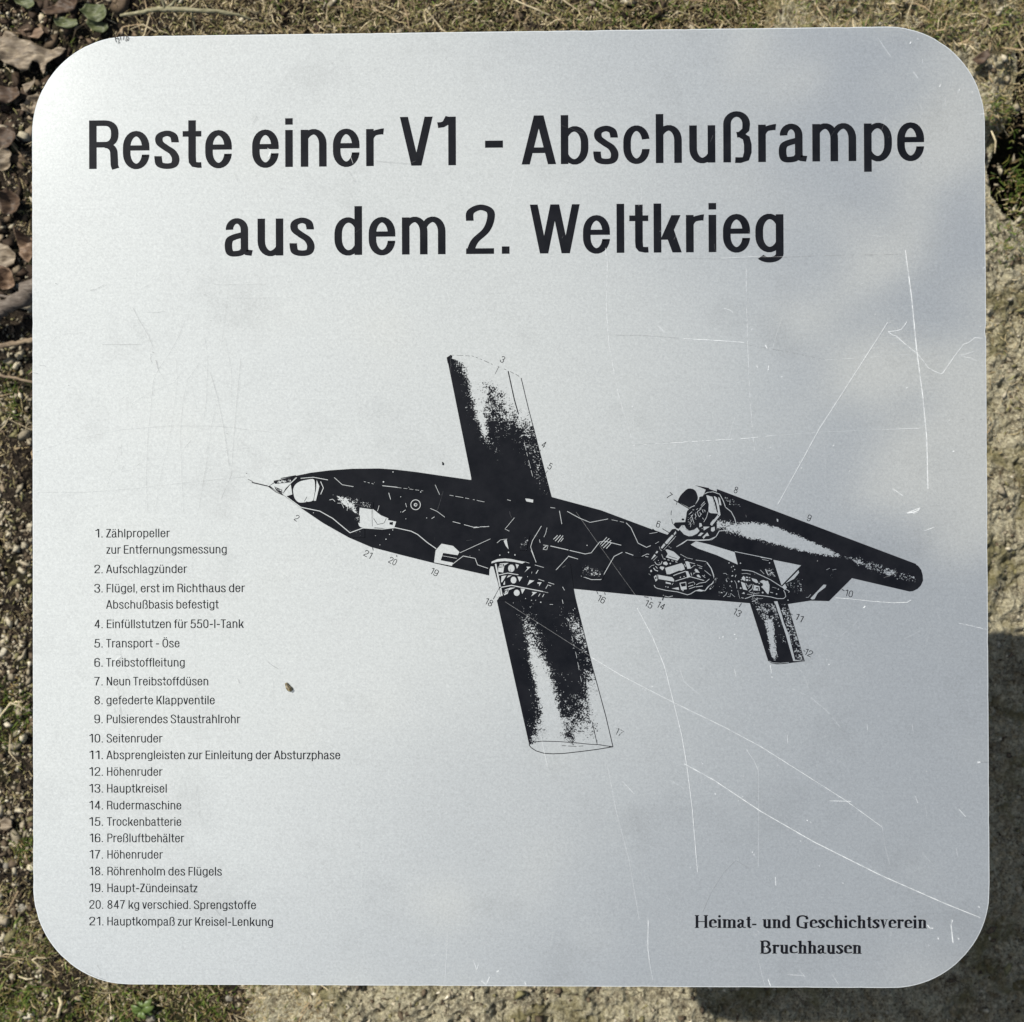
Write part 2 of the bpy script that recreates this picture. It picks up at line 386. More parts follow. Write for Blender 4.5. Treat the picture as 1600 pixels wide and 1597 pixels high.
        if ch == 'r':
            w = 35.5; R(0, 0, V, X); K(spline([(h, 44), (h + 2.5, 58), (h + 9, 67), (w - 5, X + .3 - g), (w, X + .4 - g)], 6), taper=lambda t_: 0.6 + .55 * t_); return w, st, 1.5, P
        if ch == 'u':
            w = 52.5; R(w - V, 0, w, X); cx = w / 2; rx = w / 2 - h; ry = 25; b = -ov + g
            K(arc(cx, b + ry, rx, ry, -15, -180, 12) + [(h, b + ry + (X - b - ry) * f) for f in (0.4, 0.7, 1)], taper=lambda t_: min(1, 0.62 + t_ * 1.6)); return w, st - .5, st, P
        if ch in 'bpdgq':
            w = 56; lo, hi = -ov, X + ov
            x = 0 if ch in 'bp' else w - V
            cx = w / 2; rx = w / 2 - h; a = hi - g - 28; b = lo + g + 28
            if ch in 'bp': pts = arc(cx, a, rx, 28, 165, 0, 12) + arc(cx, b, rx, 28, 0, -165, 12)
            else: pts = arc(cx, a, rx, 28, 15, 180, 12) + arc(cx, b, rx, 28, 180, 345, 12)
            K(pts, taper=lambda t_: min(1, 0.62 + 1.8 * t_, 0.62 + 1.8 * (1 - t_)))
            if ch == 'b' : R(0, 0, V, 100)
            if ch == 'd' : R(x, 0, w, 100)
            if ch == 'p' : R(0, -22, V, X)
            if ch == 'g':
                K([(w - h, X), (w - h, 40), (w - h, 0)] + arc(w / 2, -4, w / 2 - h, 18 - g, 0, -150, 12))
            return (w, st, ro, P) if ch in 'bp' else (w, ro, st, P)
        if ch == 'o': w = 56; loop(0, w, -ov, X + ov, 28); return w, ro, ro, P
        if ch == 'e':
            w = 54; cx = w / 2; rx = w / 2 - h; a = X + ov - g - 28; b = -ov + g + 27
            K([(w - h, 37), (w - h, 44)] + arc(cx, a, rx, 28, 0, 180) + arc(cx, b, rx, 27, 180, 348, 14) + [(w - h - .3, 24.5), (w - h - .3, 28.5)]); R(h, 37, w - h - 1, 37 + H * .92); return w, ro, ro, P
        if ch == 'c':
            w = 53.5; cx = w / 2; rx = w / 2 - h; a = X + ov - g - 28; b = -ov + g + 27
            K([(w - h - .3, 50.5)] + arc(cx, a, rx, 28, 12, 180, 14) + arc(cx, b, rx, 27, 180, 350, 14) + [(w - h - .3, 29)]); return w, ro, ro - 1, P
        if ch == 's':
            w = 51; K(spline([(w - h - 1.2, 53), (w - h - 1.4, 57), (w - h - 5, 67), (w * .5, X + ov - g), (h + 3.5, 66), (h + 3, 53), (w * .45, 42.5), (w * .72, 33), (w - h, 20), (w - h - 3.5, 7.5), (w * .5, -ov + g), (h + 3.5, 8), (h + .2, 20), (h + .1, 25)], 7)); return w, 4.5, 4.5, P
        if ch == 'a':
            w = 56; xr = w - 8
            K([(h + 2.5, 53.5)] + arc((xr + 2) / 2, X + ov - g - 18, (xr - 2) / 2 - h, 18, 170, 0, 12) + [(xr - h, 40), (xr - h, 18), (xr - h + .8, 8), (xr - h + 4, g + 1.2), (w, g - .2)])
            K(spline([(xr - h + 1, 46), (xr - h - 4, 43), (w * .38, 39), (h + 2.5, 33), (h, 20), (h + 3, 7), (w * .36, -ov + g), (xr - h - 6, 7), (xr - h, 17)], 6), taper=lambda t_: min(1, .72 + 2 * t_, .72 + 2 * (1 - t_))); return w, ro - 1, 3.5, P
        if ch == 't':
            w = 38; x = 11.5; K([(x + h, 98), (x + h, 60), (x + h, 22)] + [(x + h + .8, 12), (x + h + 4, g + 1.5), (w - 6, g), (w, g + .3)]); R(0, X - H, w, X); return w, 2, 2.5, P
        if ch == 'f':
            w = 37; x = 11; K([(x + h, 0), (x + h, 50), (x + h, 78)] + [(x + h + 1, 89), (x + h + 6, 100 - g), (w - 4, 101 - g), (w, 100.6 - g)]); R(0, X - H, w - 3, X); return w, 2, 0.5, P
        if ch == 'k': w = 56; R(0, 0, V, 100); a = V * 1.2; B(V - 2, 26, w - a - 2, X, a); P.append(('p', [(w - a, 0), (w, 0), (V + a + 5, 51), (V + 8, 39)])); return w, st, .5, P
        if ch == 'v': w = 52; a = V * 1.04; B(w / 2 - a / 2 - 1.5, 0, 0, X, a); B(w / 2 - a / 2 + 1.5, 0, w - a, X, a); return w, 1, 1, P
        if ch == 'z': w = 45; R(0, 0, w, H); R(1, X - H, w - 1, X); a = V * 1.2; B(0, H - 1, w - a - 1, X - H + 1, a); return w, 2.5, 2.5, P
        D = 6.5
        if ch == '1': w = 36.5; R(w - V, 0, w, 99.5); K([(0, 76.5 + g), (10, 77.5 + g), (17, 81.5 + g), (w - V + 2, 99)]); return w, 9, 10, P
        if ch == '0': w = 57; loop(0, w, -ov, 100.5, 28); return w, D, D, P
        if ch == '2': w = 57; K(spline([(h, 68), (h + 1.5, 86), (w * .5, 101 - g), (w - h - 1.5, 88), (w - h, 70), (w * .70, 48), (w * .33, 28), (h + 3, 12), (h + .8, 1)], 7)); R(0, 0, w - 1, H); return w, D, D, P
        if ch == '3': w = 57; K(spline([(h, 73), (h + 2, 88), (w * .48, 101 - g), (w - h - 2.5, 88), (w - h - 2, 66), (w * .58, 54), (w * .42, 53)], 7)); K(spline([(w * .42, 53), (w * .62, 52), (w - h, 38), (w - h, 17), (w * .7, 3), (w * .5, -ov + g), (h + 2, 9), (h, 29)], 7)); return w, D, D, P
        if ch == '4': w = 59; R(w - 11 - V, 0, w - 11, 99); R(1, 22, w, 22 + H); a = V * 1.1; B(0, 23, w - 11 - a, 99.5, a); return w, D, D - 1, P
        if ch == '5': w = 57; R(10, 100 - H, w - 4, 100); B(4, 46, 9.5, 100, V * .95); K(spline([(7, 52), (w * .3, 61), (w * .55, 64 - g), (w - h - 1, 52), (w - h, 32), (w - h - 4, 9), (w * .5, -ov + g), (h + 2.5, 9), (h, 26)], 7)); return w, D, D, P
        if ch in '69':
            w = 57; K(spline([(w - h - 1.5, 75), (w - h - 5, 90), (w * .5, 101 - g), (h + 3, 86), (h, 62), (h, 36), (h + 3, 10), (w * .5, -ov + g), (w - h - 3, 9), (w - h, 32), (w - h - 3, 54), (w * .53, 64 - g), (h + 4, 52), (h + .5, 38)], 7))
            if ch == '9': P = [(k_, [(w - x, 99.5 - y) for x, y in d] if k_ == 'p' else tuple([(w - x, 99.5 - y) for x, y in q] for q in d)) for k_, d in P]
            return w, D, D, P
        if ch == '7': w = 55; R(0, 100 - H, w, 100); K(spline([(w - h - 1, 97), (w * .62, 62), (w * .42, 30), (w * .34, 0)], 8)); return w, D, D, P
        if ch == '8': w = 57; cx = w / 2; K(arc(cx, 76, w / 2 - h - 2.5, 25 - g, 0, 360, 24)[:-1], True); K(arc(cx, 27, w / 2 - h, 28.5 - g, 0, 360, 24)[:-1], True); return w, D, D, P
        raise ValueError(ch)
class Serif(Sans):
    X = 69.0
    def make(s, ch):
        V, H, X = s.V, s.H, s.X; P = []; h = V / 2; g = H / 2; ov = 2; q = 6.5
        R = lambda x0, y0, x1, y1: P.append(('p', [(x0, y0), (x1, y0), (x1, y1), (x0, y1)]))
        K = lambda pts, closed=False, taper=None: P.append(('s', outline(pts, V, H, closed, taper)))
        F = lambda *p: P.append(('p', list(p)))
        def stem(x, y0, y1, foot=True, head='flag'):
            R(x, y0, x + V, y1)
            if foot: F((x - q, y0), (x + V + q, y0), (x + V + q, y0 + 3), (x + V - .1, y0 + 6), (x + .1, y0 + 6), (x - q, y0 + 3))
            if head == 'flag': F((x - q, y1 - 7), (x + .1, y1 - 11), (x + .1, y1), (x + V, y1 + 1.5), (x - q, y1 - 3))
            if head == 'both': F((x - q, y1), (x + V + q, y1), (x + V + q, y1 - 3), (x + V - .1, y1 - 8), (x + .1, y1 - 8), (x - q, y1 - 3))
        def arch(x0, x1, foot=True):
            K(spline([(x0 + V * .8, X - 14), (x0 + V + 5, X - 5), (x1 - h - 5, X - 1 - g), (x1 - h, X - 14), (x1 - h, X - 30), (x1 - h, 8), (x1 - h, 0)], 5), taper=lambda t_: .45 + .55 * min(1, t_ * 2.2))
            if foot: F((x1 - V - q, 0), (x1 + q, 0), (x1 + q, 3), (x1 - .1, 8), (x1 - V + .1, 8), (x1 - V - q, 3))
        if ch == ' ': return 22, 0, 0, []
        if ch == '-': R(0, 22, 30, 34); return 30, 3, 5, P
        if ch == 'H': w = 92; stem(q, 0, 100, head='both'); stem(w - V - q, 0, 100, head='both'); R(q + V, 47, w - V - q, 47 + 6); return w, 2, 2, P
        if ch == 'B':
            w = 76; stem(q, 0, 100, head='both'); K([(q + V - 2, 97.5), (w * .5, 97.5)] + arc(w * .5, 75, w * .42 - h, 22.5, 90, -90, 12) + [(q + V - 2, 52.5)])
            K([(q + V - 2, 52), (w * .5, 52)] + arc(w * .52, 27, w * .48 - h, 24.7, 90, -90, 12) + [(q + V - 2, 2.3)]); return w, 2, 4, P
        if ch == 'G':
            w = 86; K(spline([(w - 13, 68), (w - 16, 86), (w * .52, 101 - g), (h + 7, 86), (h, 50), (h + 6, 15), (w * .52, -1.5 + g), (w * .72, 1), (w - 18, 8)], 6)); R(w - 12 - V, 4, w - 12, 42); R(w - 12 - V - 8, 41.9, w - 2, 46.5); F((w - 15, 68), (w - 10, 68), (w - 11, 100), (w - 15, 100)); return w, 4, 2, P
        if ch == 'i': w = V + 2 * q; stem(q, 0, X); P.append(('p', arc(q + h, 91, 9.5, 9.5, 0, 340, 12, 2))); return w, 1.5, 1.5, P
        if ch == 'n': w = 62; stem(q, 0, X); arch(q, w - q); return w, 1.5, 1.5, P
        if ch == 'm': w = 97; stem(q, 0, X); arch(q, w / 2 + h); arch(w / 2 - h, w - q); return w, 1.5, 1.5, P
        if ch == 'h': w = 62; stem(q, 0, 100); arch(q, w - q); return w, 1.5, 1.5, P
        if ch == 'r': w = 48; stem(q, 0, X); K(spline([(q + V * .8, X - 14), (q + V + 6, X - 5), (w - 8, X - 4), (w - 9, X - 11)], 4), taper=lambda t_: .5 + .6 * t_); P.append(('p', arc(w - 9, X - 10, 8.5, 8.5, 0, 340, 12, 2))); return w, 1.5, 1, P
        if ch == 'u':
            w = 62; R(w - V - q, 5, w - q, X); F((w - q - .1, 0), (w - q - .1, 8), (w, 6), (w, 2)); F((w - V - q, 6), (w - q, 8), (w - q, -1), (w - V - q, -3)); F((w - V - 2 * q, X), (w - V - q, X), (w - V - q, X - 8), (w - V - 2 * q, X - 4))
            F((0, X), (q, X), (q, X - 8), (0, X - 4)); K(spline([(q + h, X), (q + h, 30), (q + h, 16), (q + V + 1, 3), (w - V - q - 6, 4), (w - V - q + 2, 14)], 5), taper=lambda t_: 1 if t_ < .5 else 1.35 - .8 * t_); return w, 1.5, 1.5, P
        if ch == 'd':
            w = 60; R(w - V - q, 5, w - q, 100); F((w - V - 2 * q, 97), (w - V - q, 92), (w - V - q, 100), (w - V - 2 * q, 100)); F((w - q - .1, 0), (w - q - .1, 8), (w, 6), (w, 2)); F((w - V - q, 6), (w - q, 8), (w - q, -1), (w - V - q, -3))
            K(spline([(w - V - q + 4, X - 12), (w * .5, X - g), (h + 3, X - 16), (h, 34), (h + 3, 12), (w * .46, -1 + g), (w - V - q + 3, 10)], 6), taper=lambda t_: min(1, .5 + 1.6 * t_, .5 + 1.6 * (1 - t_))); return w, 3, 1.5, P
        if ch in 'ec':
            w = 53; K(spline([(w - h + (2 if ch == 'e' else -1), 40 if ch == 'e' else 50), (w - h, 54), (w * .55, X + .5 - g), (h + 3, 54), (h, 34), (h + 4, 12), (w * .58, 2 + g), (w - 4, 11), (w, 16)], 6), taper=lambda t_: min(1, 1.0 if t_ < .5 else 1.9 - 1.5 * t_))
            if ch == 'e': R(h, 37, w - 4, 41.5)
            else: P.append(('p', arc(w - 9.5, 53, 8.5, 8.5, 0, 340, 12, 2)))
            return w, 2.5, 2.5, P
        if ch == 's':
            w = 46; K(spline([(w - 6, 49), (w - 7, 62), (w * .5, X + 1 - g), (h + .5, 56), (w * .42, 42), (w * .7, 30), (w - h - .5, 16), (w * .5, -1 + g), (6, 8), (3, 22)], 6), taper=lambda t_: .35 + .85 * math.sin(math.pi * t_) ** .6); return w, 3, 3, P
        if ch == 'a':
            w = 58; K(spline([(7, 52), (12, 62), (w * .45, X + .5 - g), (w - 11 - h, 56), (w - 11 - h, 40), (w - 11 - h, 12), (w - 5, 4), (w, 7)], 6), taper=lambda t_: min(1, .5 + t_ * 1.4, 1.35 - .8 * t_)); P.append(('p', arc(10, 53, 8, 8, 0, 340, 12, 2)))
            K(spline([(w - 11 - h, 42), (w * .35, 33), (h + .5, 17), (w * .30, 4), (w - 12 - h, 12)], 6), taper=lambda t_: .5 + .6 * math.sin(math.pi * t_)); return w, 2, 1.5, P
        if ch == 't': w = 37; K([(9 + h, 88), (9 + h, 60), (9 + h, 20), (9 + h + 1, 9), (9 + h + 7, 3.5), (w, 9)], taper=lambda t_: 1 if t_ < .7 else 1 - (t_ - .7) * 1.4); R(0, X - 5, w - 3, X); F((0, X - 4), (9, X - 4), (9 + V, 90), (9 + V - 3, 90)); return w, 1.5, 1.5, P
        if ch == 'v':
            w = 56; F((5, X - 1), (5 + V * 1.12, X - 1), (w / 2 + 5, 14), (w / 2 + 1, -2), (w / 2 - 3, -2)); F((w - 12, X - 1), (w - 7, X - 1), (w / 2 + 1, -2), (w / 2 - 1, 4)); R(0, X - 3.5, 5 + V + 6, X); R(w - 20, X - 3.5, w, X); return w, 0, 0, P
        raise ValueError(ch)

F_head, F_list, F_note = Sans(15.4, 11.6), Sans(12.3, 10.0), Sans(10.8, 9.8)
F_club = Serif(18.5, 10.5)
def typeset(pr, font, text, x0, x1, base, capy, ang=None, track=0.0):
    """set a run of text so that its ink spans x0..x1 (plate metres) on a baseline through point base"""
    gl = [font.get(c) for c in text]; x = 0; pos = []
    for i, (w, lb, rb, P) in enumerate(gl):
        if i: x += lb + track
        pos.append(x); x += w
        if i < len(gl) - 1: x += rb
    sy = capy / 100; sx = (x1 - x0) / x; (bx, by), slope = base
    for (w, lb, rb, P), px in zip(gl, pos):
        T = lambda p: ((x0 + (px + p[0]) * sx), by + (x0 + (px + p[0]) * sx - bx) * slope + p[1] * sy)
        for k_, d in P:
            if k_ == 'p': pr.poly([T(p) for p in d])
            else: pr.strip([T(p) for p in d[0]], [T(p) for p in d[1]], [1.0] * len(d[0]))
def plate_line(a, b):
    (ax, ay), (bx, by) = on_plate(*a), on_plate(*b); return (ax, ay), (by - ay) / (bx - ax)
PX = (on_plate(900, 800)[0] - on_plate(800, 800)[0]) / 100          # metres of plate per photo pixel

def run(pr, font, text, xa, xb, base, cap):
    a = on_plate(xa, base[2]); b = on_plate(xb, base[2]); typeset(pr, font, text, a[0], b[0], base[:2], cap * PX)
bl = (*plate_line((139.3, 264.2), (1444, 250.6)), 258)
pr = Print()
for w_, xa, xb in (('Reste', 139.3, 362.4), ('einer', 394, 599.6), ('V1', 625, 712.5), ('-', 758, 786), ('Abschußrampe', 815, 1444.1)):
    run(pr, F_head, w_, xa, xb, bl, 76.8)
pr.build('headline', M_ink, SIGN, label='first headline line in bold black sans lettering')
bl = (*plate_line((351, 400.0), (1224, 393.2)), 397)
pr = Print()
for w_, xa, xb in (('aus', 351.1, 491.6), ('dem', 522.6, 696.3), ('2.', 728.3, 796.2), ('Weltkrieg', 828.1, 1224.4)):
    run(pr, F_head, w_, xa, xb, bl, 76.8)
pr.build('headline', M_ink, SIGN, label='second headline line in bold black sans lettering')
LEG = [('1.', 148.9, 160.4, 'Zählpropeller', 165.9, 265.5, 839.9), (None, 0, 0, 'zur Entfernungsmessung', 166.2, 354.2, 865.4), ('2.', 147.5, 160.4, 'Aufschlagzünder', 165.7, 292.3, 895.8),
       ('3.', 147.5, 160.4, 'Flügel, erst im Richthaus der', 166.6, 382.7, 925.8), (None, 0, 0, 'Abschußbasis befestigt', 165.7, 341.7, 951.2), ('4.', 147.4, 160.4, 'Einfüllstutzen für 550-l-Tank', 166.9, 381.1, 981.6),
       ('5.', 147.4, 160.4, 'Transport - Öse', 165.9, 280.5, 1011.8), ('6.', 147.4, 160.4, 'Treibstoffleitung', 165.9, 288.6, 1041.7), ('7.', 147.4, 160.4, 'Neun Treibstoffdüsen', 166.8, 325.4, 1071.1),
       ('8.', 147.4, 160.4, 'gefederte Klappventile', 166.3, 335.5, 1100.6), ('9.', 147.4, 160.4, 'Pulsierendes Staustrahlrohr', 166.8, 375.5, 1130.1), ('10.', 139.6, 160.8, 'Seitenruder', 166.7, 253.9, 1160.2),
       ('11.', 139.6, 160.8, 'Absprengleisten zur Einleitung der Absturzphase', 166.2, 531.6, 1186.2), ('12.', 139.6, 160.8, 'Höhenruder', 167.3, 253.9, 1212.2), ('13.', 139.6, 160.8, 'Hauptkreisel', 167.3, 260.5, 1238.4),
       ('14.', 139.6, 161, 'Rudermaschine', 167.3, 283.3, 1264.7), ('15.', 139.6, 161, 'Trockenbatterie', 167.3, 283.3, 1290.3), ('16.', 140, 161, 'Preßluftbehälter', 167.8, 287.9, 1315.9),
       ('17.', 140, 161, 'Höhenruder', 167.8, 254.4, 1341.6), ('18.', 140, 161, 'Röhrenholm des Flügels', 167.8, 346.6, 1367.7), ('19.', 140, 161, 'Haupt-Zündeinsatz', 167.8, 308.5, 1393.9),
       ('20.', 139.6, 161.2, '847 kg verschied. Sprengstoffe', 167.8, 399.9, 1419.9), ('21.', 139.6, 161.6, 'Hauptkompaß zur Kreisel-Lenkung', 167.8, 426.5, 1446)]
for num, na, nb, txt, xa, xb, y in LEG:
    pr = Print(); P0 = on_plate(160, y); base = (P0, 0.0, y)
    if num: run(pr, F_list, num, na, nb, base, 13.5)
    run(pr, F_list, txt, xa, xb, base, 13.5)
    pr.build('legend_line', M_ink, SIGN)
pr = Print(); bl = (*plate_line((1085, 1450.0), (1448, 1450.6)), 1450)
for w_, xa, xb in (('Heimat-', 1085.5, 1182), ('und', 1191.3, 1235.8), ('Geschichtsverein', 1244.3, 1448.2)): run(pr, F_club, w_, xa, xb, bl, 20)
bl = (*plate_line((1187, 1489.9), (1346, 1490.3)), 1490); run(pr, F_club, 'Bruchhausen', 1187.5, 1346.3, bl, 20)
pr.build('club_name', M_ink, SIGN, label='two centred lines of black serif lettering')

# ------------------------------------------------------------------ the cutaway drawing
def Z(ox, oy, s): return lambda x, y: (ox + x / s, oy + y / s)
F3, R4, R5, R6 = Z(380, 700, 4), Z(680, 540, 6.141), Z(740, 740, 5.333), Z(750, 920, 5.704)
R7, R8, E1, E2, E3, E4 = Z(1000, 740, 6.667), Z(1120, 780, 4.706), Z(1015, 750, 15.97), Z(1010, 840, 14.545), Z(760, 860, 11.43), Z(1130, 870, 14.545)
A0 = Z(0, 0, 1)
D = Print()
def pts(view, s): return [on_plate(*view(*map(float, q.split(',')))) for q in s.split()]
def Kp(view, s, tone=1.0): D.poly(pts(view, s), tone)
def Wp(view, s): D.poly(pts(view, s), 0.0)
def line(view, s, w=1.0, tone=1.0, dash=None, pr=None):
    p = pts(view, s); pr = pr or D; w *= PX
    dense = []
    for i in range(len(p) - 1):
        m = max(1, int(math.dist(p[i], p[i + 1]) / (3 * PX))); dense += [(p[i][0] + (p[i + 1][0] - p[i][0]) * j / m, p[i][1] + (p[i + 1][1] - p[i][1]) * j / m) for j in range(m)]
    dense.append(p[-1])
    if dash:
        r = random.Random(len(s)); i = 0
        while i < len(dense) - 1:
            k = r.randint(1, dash); seg = dense[i:i + k + 1]
            if len(seg) > 1:
                L, R_ = outline(seg, w, w); pr.strip(L, R_, [tone] * len(seg))
            i += k + r.randint(1, max(1, dash // 2))
    else:
        L, R_ = outline(dense, w, w); pr.strip(L, R_, [tone] * len(dense))
def smooth(view, s, tone):
    p = pts(view, s); q = spline(p + p[:1], 5); D.poly(q[:-1], tone)
def Wl(view, s, w=1.0, dash=None): line(view, s, w, 0.0, dash)
def Kl(view, s, w=1.0, dash=None): line(view, s, w, 1.0, dash)
def dot(view, x, y, r, tone=0.0, ry=None):
    cx, cy = view(x, y); rr = r; D.poly([on_plate(cx + rr * math.cos(a * math.pi / 5), cy + (ry or rr) * math.sin(a * math.pi / 5)) for a in range(10)], tone)
def speck(view, quad, tone, n=12):
    q = pts(view, quad)
    def fn(u, v_):
        e = min(u, 1 - u, v_, 1 - v_) * 4; return min(1.0, tone + (1 - tone) * (1 - min(1, e)))
    D.grid(q, fn, n, n)

sil = pts(F3, '158,240 205,205 300,180 420,155 540,140 680,130 850,128 950,135 1080,150 1250,175 1425,200') + pts(R4, '345,1250') + pts(R4, '1110,1440') + \
      pts(R5, '650,195 1060,305 1480,462') + pts(R7, '295,640 480,690 560,694 1600,908') + pts(R8, '1000,575 825,750 690,746 520,772 240,765 0,745') + \
      pts(R7, '0,1280') + pts(R5, '1600,1035 1300,1008 830,960') + pts(F3, '1540,798 1200,722 1000,672 800,620 660,560 500,470 360,375 250,295')
D.poly(sil)
def table(rows, vmax=None):
    A = np.array(rows, float); nr, nc = A.shape
    def fn(u, v_):
        y = v_ * (nr - 1); x = u * (nc - 1); j = min(int(y), nr - 2); i = min(int(x), nc - 2); fy, fx = y - j, x - i
        return float((A[j, i] * (1 - fx) + A[j, i + 1] * fx) * (1 - fy) + (A[j + 1, i] * (1 - fx) + A[j + 1, i + 1] * fx) * fy)
    return fn
# upper wing
UP = [[1,0.75,0.25,0,0,0,0,0,0,0,0],[1,0.95,0.55,0,0,0.05,0.05,0,0,0,0],[1,1,0.75,0,0.17,0.57,0.47,0.17,0,0,0],[1,1,0.75,0,0.22,0.62,0.52,0.32,0.12,0.12,0.12],[1,1,0.8,0,0.42,0.67,0.52,0.42,0.37,0.19,0.27],[1,1,0.8,0.0,0.62,0.69,0.65,0.59,0.57,0.42,0.57],[1,1,0.95,0.1,0.87,0.89,0.87,0.92,0.79,0.67,0.75],[1,1,1,0.35,0.9,1,0.97,0.92,0.8,0.68,0.72],[1,1,1,0.78,0.9,1,1,0.97,0.88,0.7,0.78],[1,1,1,1,0.97,1,1,1,0.92,0.72,0.8],[1,1,1,1,1,1,1,1,1,0.76,0.84],[1,1,1,1,1,1,1,1,1,0.85,0.92],[1,1,1,1,1,1,1,1,1,1,1]]
D.grid(pts(R4, '112,112 828,310 1115,1455 350,1290'), table(UP), 40, 60)
Kl(R4, '160,92 250,95 330,100', .5, 3); Kl(R4, '350,98 450,135 550,182', .6, 3); Kl(R4, '600,200 700,240 790,285 825,312', .6, 4)
Kl(R4, '825,312 890,585 1000,1010 1115,1455', 1.2); Kl(R4, '700,245 760,520 800,660', 1.7); Kl(R4, '610,203 575,272', .7); Kp(R4, '110,115 150,88 165,100 150,160 120,170')
Wl(R4, '855,930 890,1080 935,1255', .6, 5); Kl(R4, '1012,1000 965,1088', .8); Kl(R4, '1078,1200 1055,1235', .7); dot(R4, 420, 513, .9, 1); dot(R4, 76, 1135, 1.6, 1, 2.4)
# lower wing
LW = [[1,1,1,1,1,1,1,1,1,1,1],[1,1,1,0.93,0.95,1,1,1,1,1,1],[1,1,1,0.62,0.8,1,1,0.97,0.9,0.85,0.95],[1,1,0.97,0.55,0.62,0.97,1,0.95,0.82,0.45,0.6],[1,1,0.97,0.42,0.67,0.97,1,1,0.97,0.55,0.5],[1,1,0.97,0.25,0.62,0.97,1,1,0.97,0.75,0.6],[1,1,0.97,0.02,0.37,0.97,1,1,1,0.85,0.7],[1,1,0.92,0,0.17,0.87,0.97,1,1,0.88,0.75],[1,1,0.92,0,0.0,0.74,0.94,0.97,0.92,0.45,0.3],[1,1,0.87,0,0.14,0.77,0.97,0.92,0.92,0.35,0.02],[1,1,0.82,0.0,0,0.72,0.84,0.67,0.52,0.05,0],[1,0.95,0.72,0,0,0.77,0.77,0.62,0.47,0.02,0],[1,0.8,0.37,0,0,0.32,0.52,0.47,0.47,0.08,0],[1,0.6,0.1,0,0.22,0.82,0.27,0.14,0.27,0.1,0],[0.9,0.1,0,0,0.0,0.3,0,0,0,0,0]]
D.grid(pts(R6, '150,105 828,0 1185,1408 437,1385'), table(LW), 40, 66)
Kl(R6, '828,0 1000,690 1120,1130 1185,1408', 1.2); Kl(R6, '820,430 870,640 930,900 975,1100', .7, 8); Wl(R6, '818,420 860,600 905,830', .6, 6); Kl(R6, '1000,1185 1045,1388 1185,1408', 1.1)
Kl(R6, '437,1392 470,1366 560,1358 700,1362 850,1372 960,1384 1045,1390', 1.1); Kl(R6, '437,1392 455,1415 500,1445 570,1466 650,1471 750,1467 900,1450 1040,1432 1185,1408', 1.2); Kp(R6, '1150,1400 1190,1408 1150,1416')
Kp(R6, '150,108 180,60 200,75 190,130'); Kl(R6, '730,1398 860,1405 920,1400', .7, 4)
# tube of the pulse jet
def tube(u, s_):
    k = [(0, .53, .66), (.1, .50, .69), (.2, .37, .67), (.3, .33, .66), (.4, .36, .65), (.51, .41, .61), (.60, .46, .58), (.66, .5, .5), (.73, .41, .60), (.88, .42, .66), (.97, .45, .64), (1, .5, .55)]
    for (a, a0, a1), (b, b0, b1) in zip(k, k[1:]):
        if u <= b:
            f = (u - a) / (b - a); lo, hi = a0 + (b0 - a0) * f, a1 + (b1 - a1) * f; break
    base = .0 if u < .6 else (.55 if u < .98 else .8)
    d = max(lo - s_, s_ - hi); e = min(1, max(0, (d + .035) / .09))
    if u < .12: base = .3
    return base + (1 - base) * e
Kp(R7, '670,205 692,150 900,222 900,782 800,757 540,695 480,690 400,600 470,505 590,400 640,260')
tq = pts(R8, '0,-75 1465,476 1420,680 0,350')
D.grid(tq, tube, 70, 40)
Kp(R8, '1455,476 1480,490 1503,520 1514,560 1516,600 1500,635 1475,660 1440,677 1415,679 1400,640 1440,540')
speck(R8, '1330,520 1500,580 1480,625 1310,590', .62); Kp(R7, '570,122 640,135 720,150 710,185 690,170 640,148')
speck(R7, '840,215 1000,262 1060,360 900,340', .72); Wp(R8, '440,143 452,150 450,168 442,162')
# lower tailplane
def stab(u, v_):
    c_ = .34 - .10 * v_ + .04 * math.sin(5 * v_); w_ = .09 + .05 * (1 - v_); d = abs(u - c_) / w_
    t1 = 1 if d > 1.5 else (0.05 if .28 < v_ < .93 else .45) + (.95 if d > 1 else .5 * d)
    if v_ < .28: t1 = min(t1, .62 if .1 < u < .66 else 1)
    if u > .78: t1 = min(t1, .62 if v_ > .05 else .85)
    if .55 < u < .72 and .25 < v_ < .4 : t1 = min(t1, .75)
    if .5 < u < .66 and .5 < v_ < .68: t1 = min(t1, .72)
    return min(1, t1)
D.grid(pts(R8, '245,765 520,772 645,1192 380,1190'), stab, 30, 40)
Kp(R8, '378,1188 400,1206 440,1214 490,1212 560,1202 645,1192 600,1180'); Wl(R8, '385,1190 410,1203 470,1206 530,1200', .7)
Wp(R8, '420,752 445,750 478,850 492,905 535,1010 545,1060 575,1180 638,1190 562,1190 505,990 462,860'); Kl(R8, '430,770 470,900 560,1185', .6); Kl(R8, '245,765 380,1190', 1); Kl(R8, '520,772 645,1192', .8)
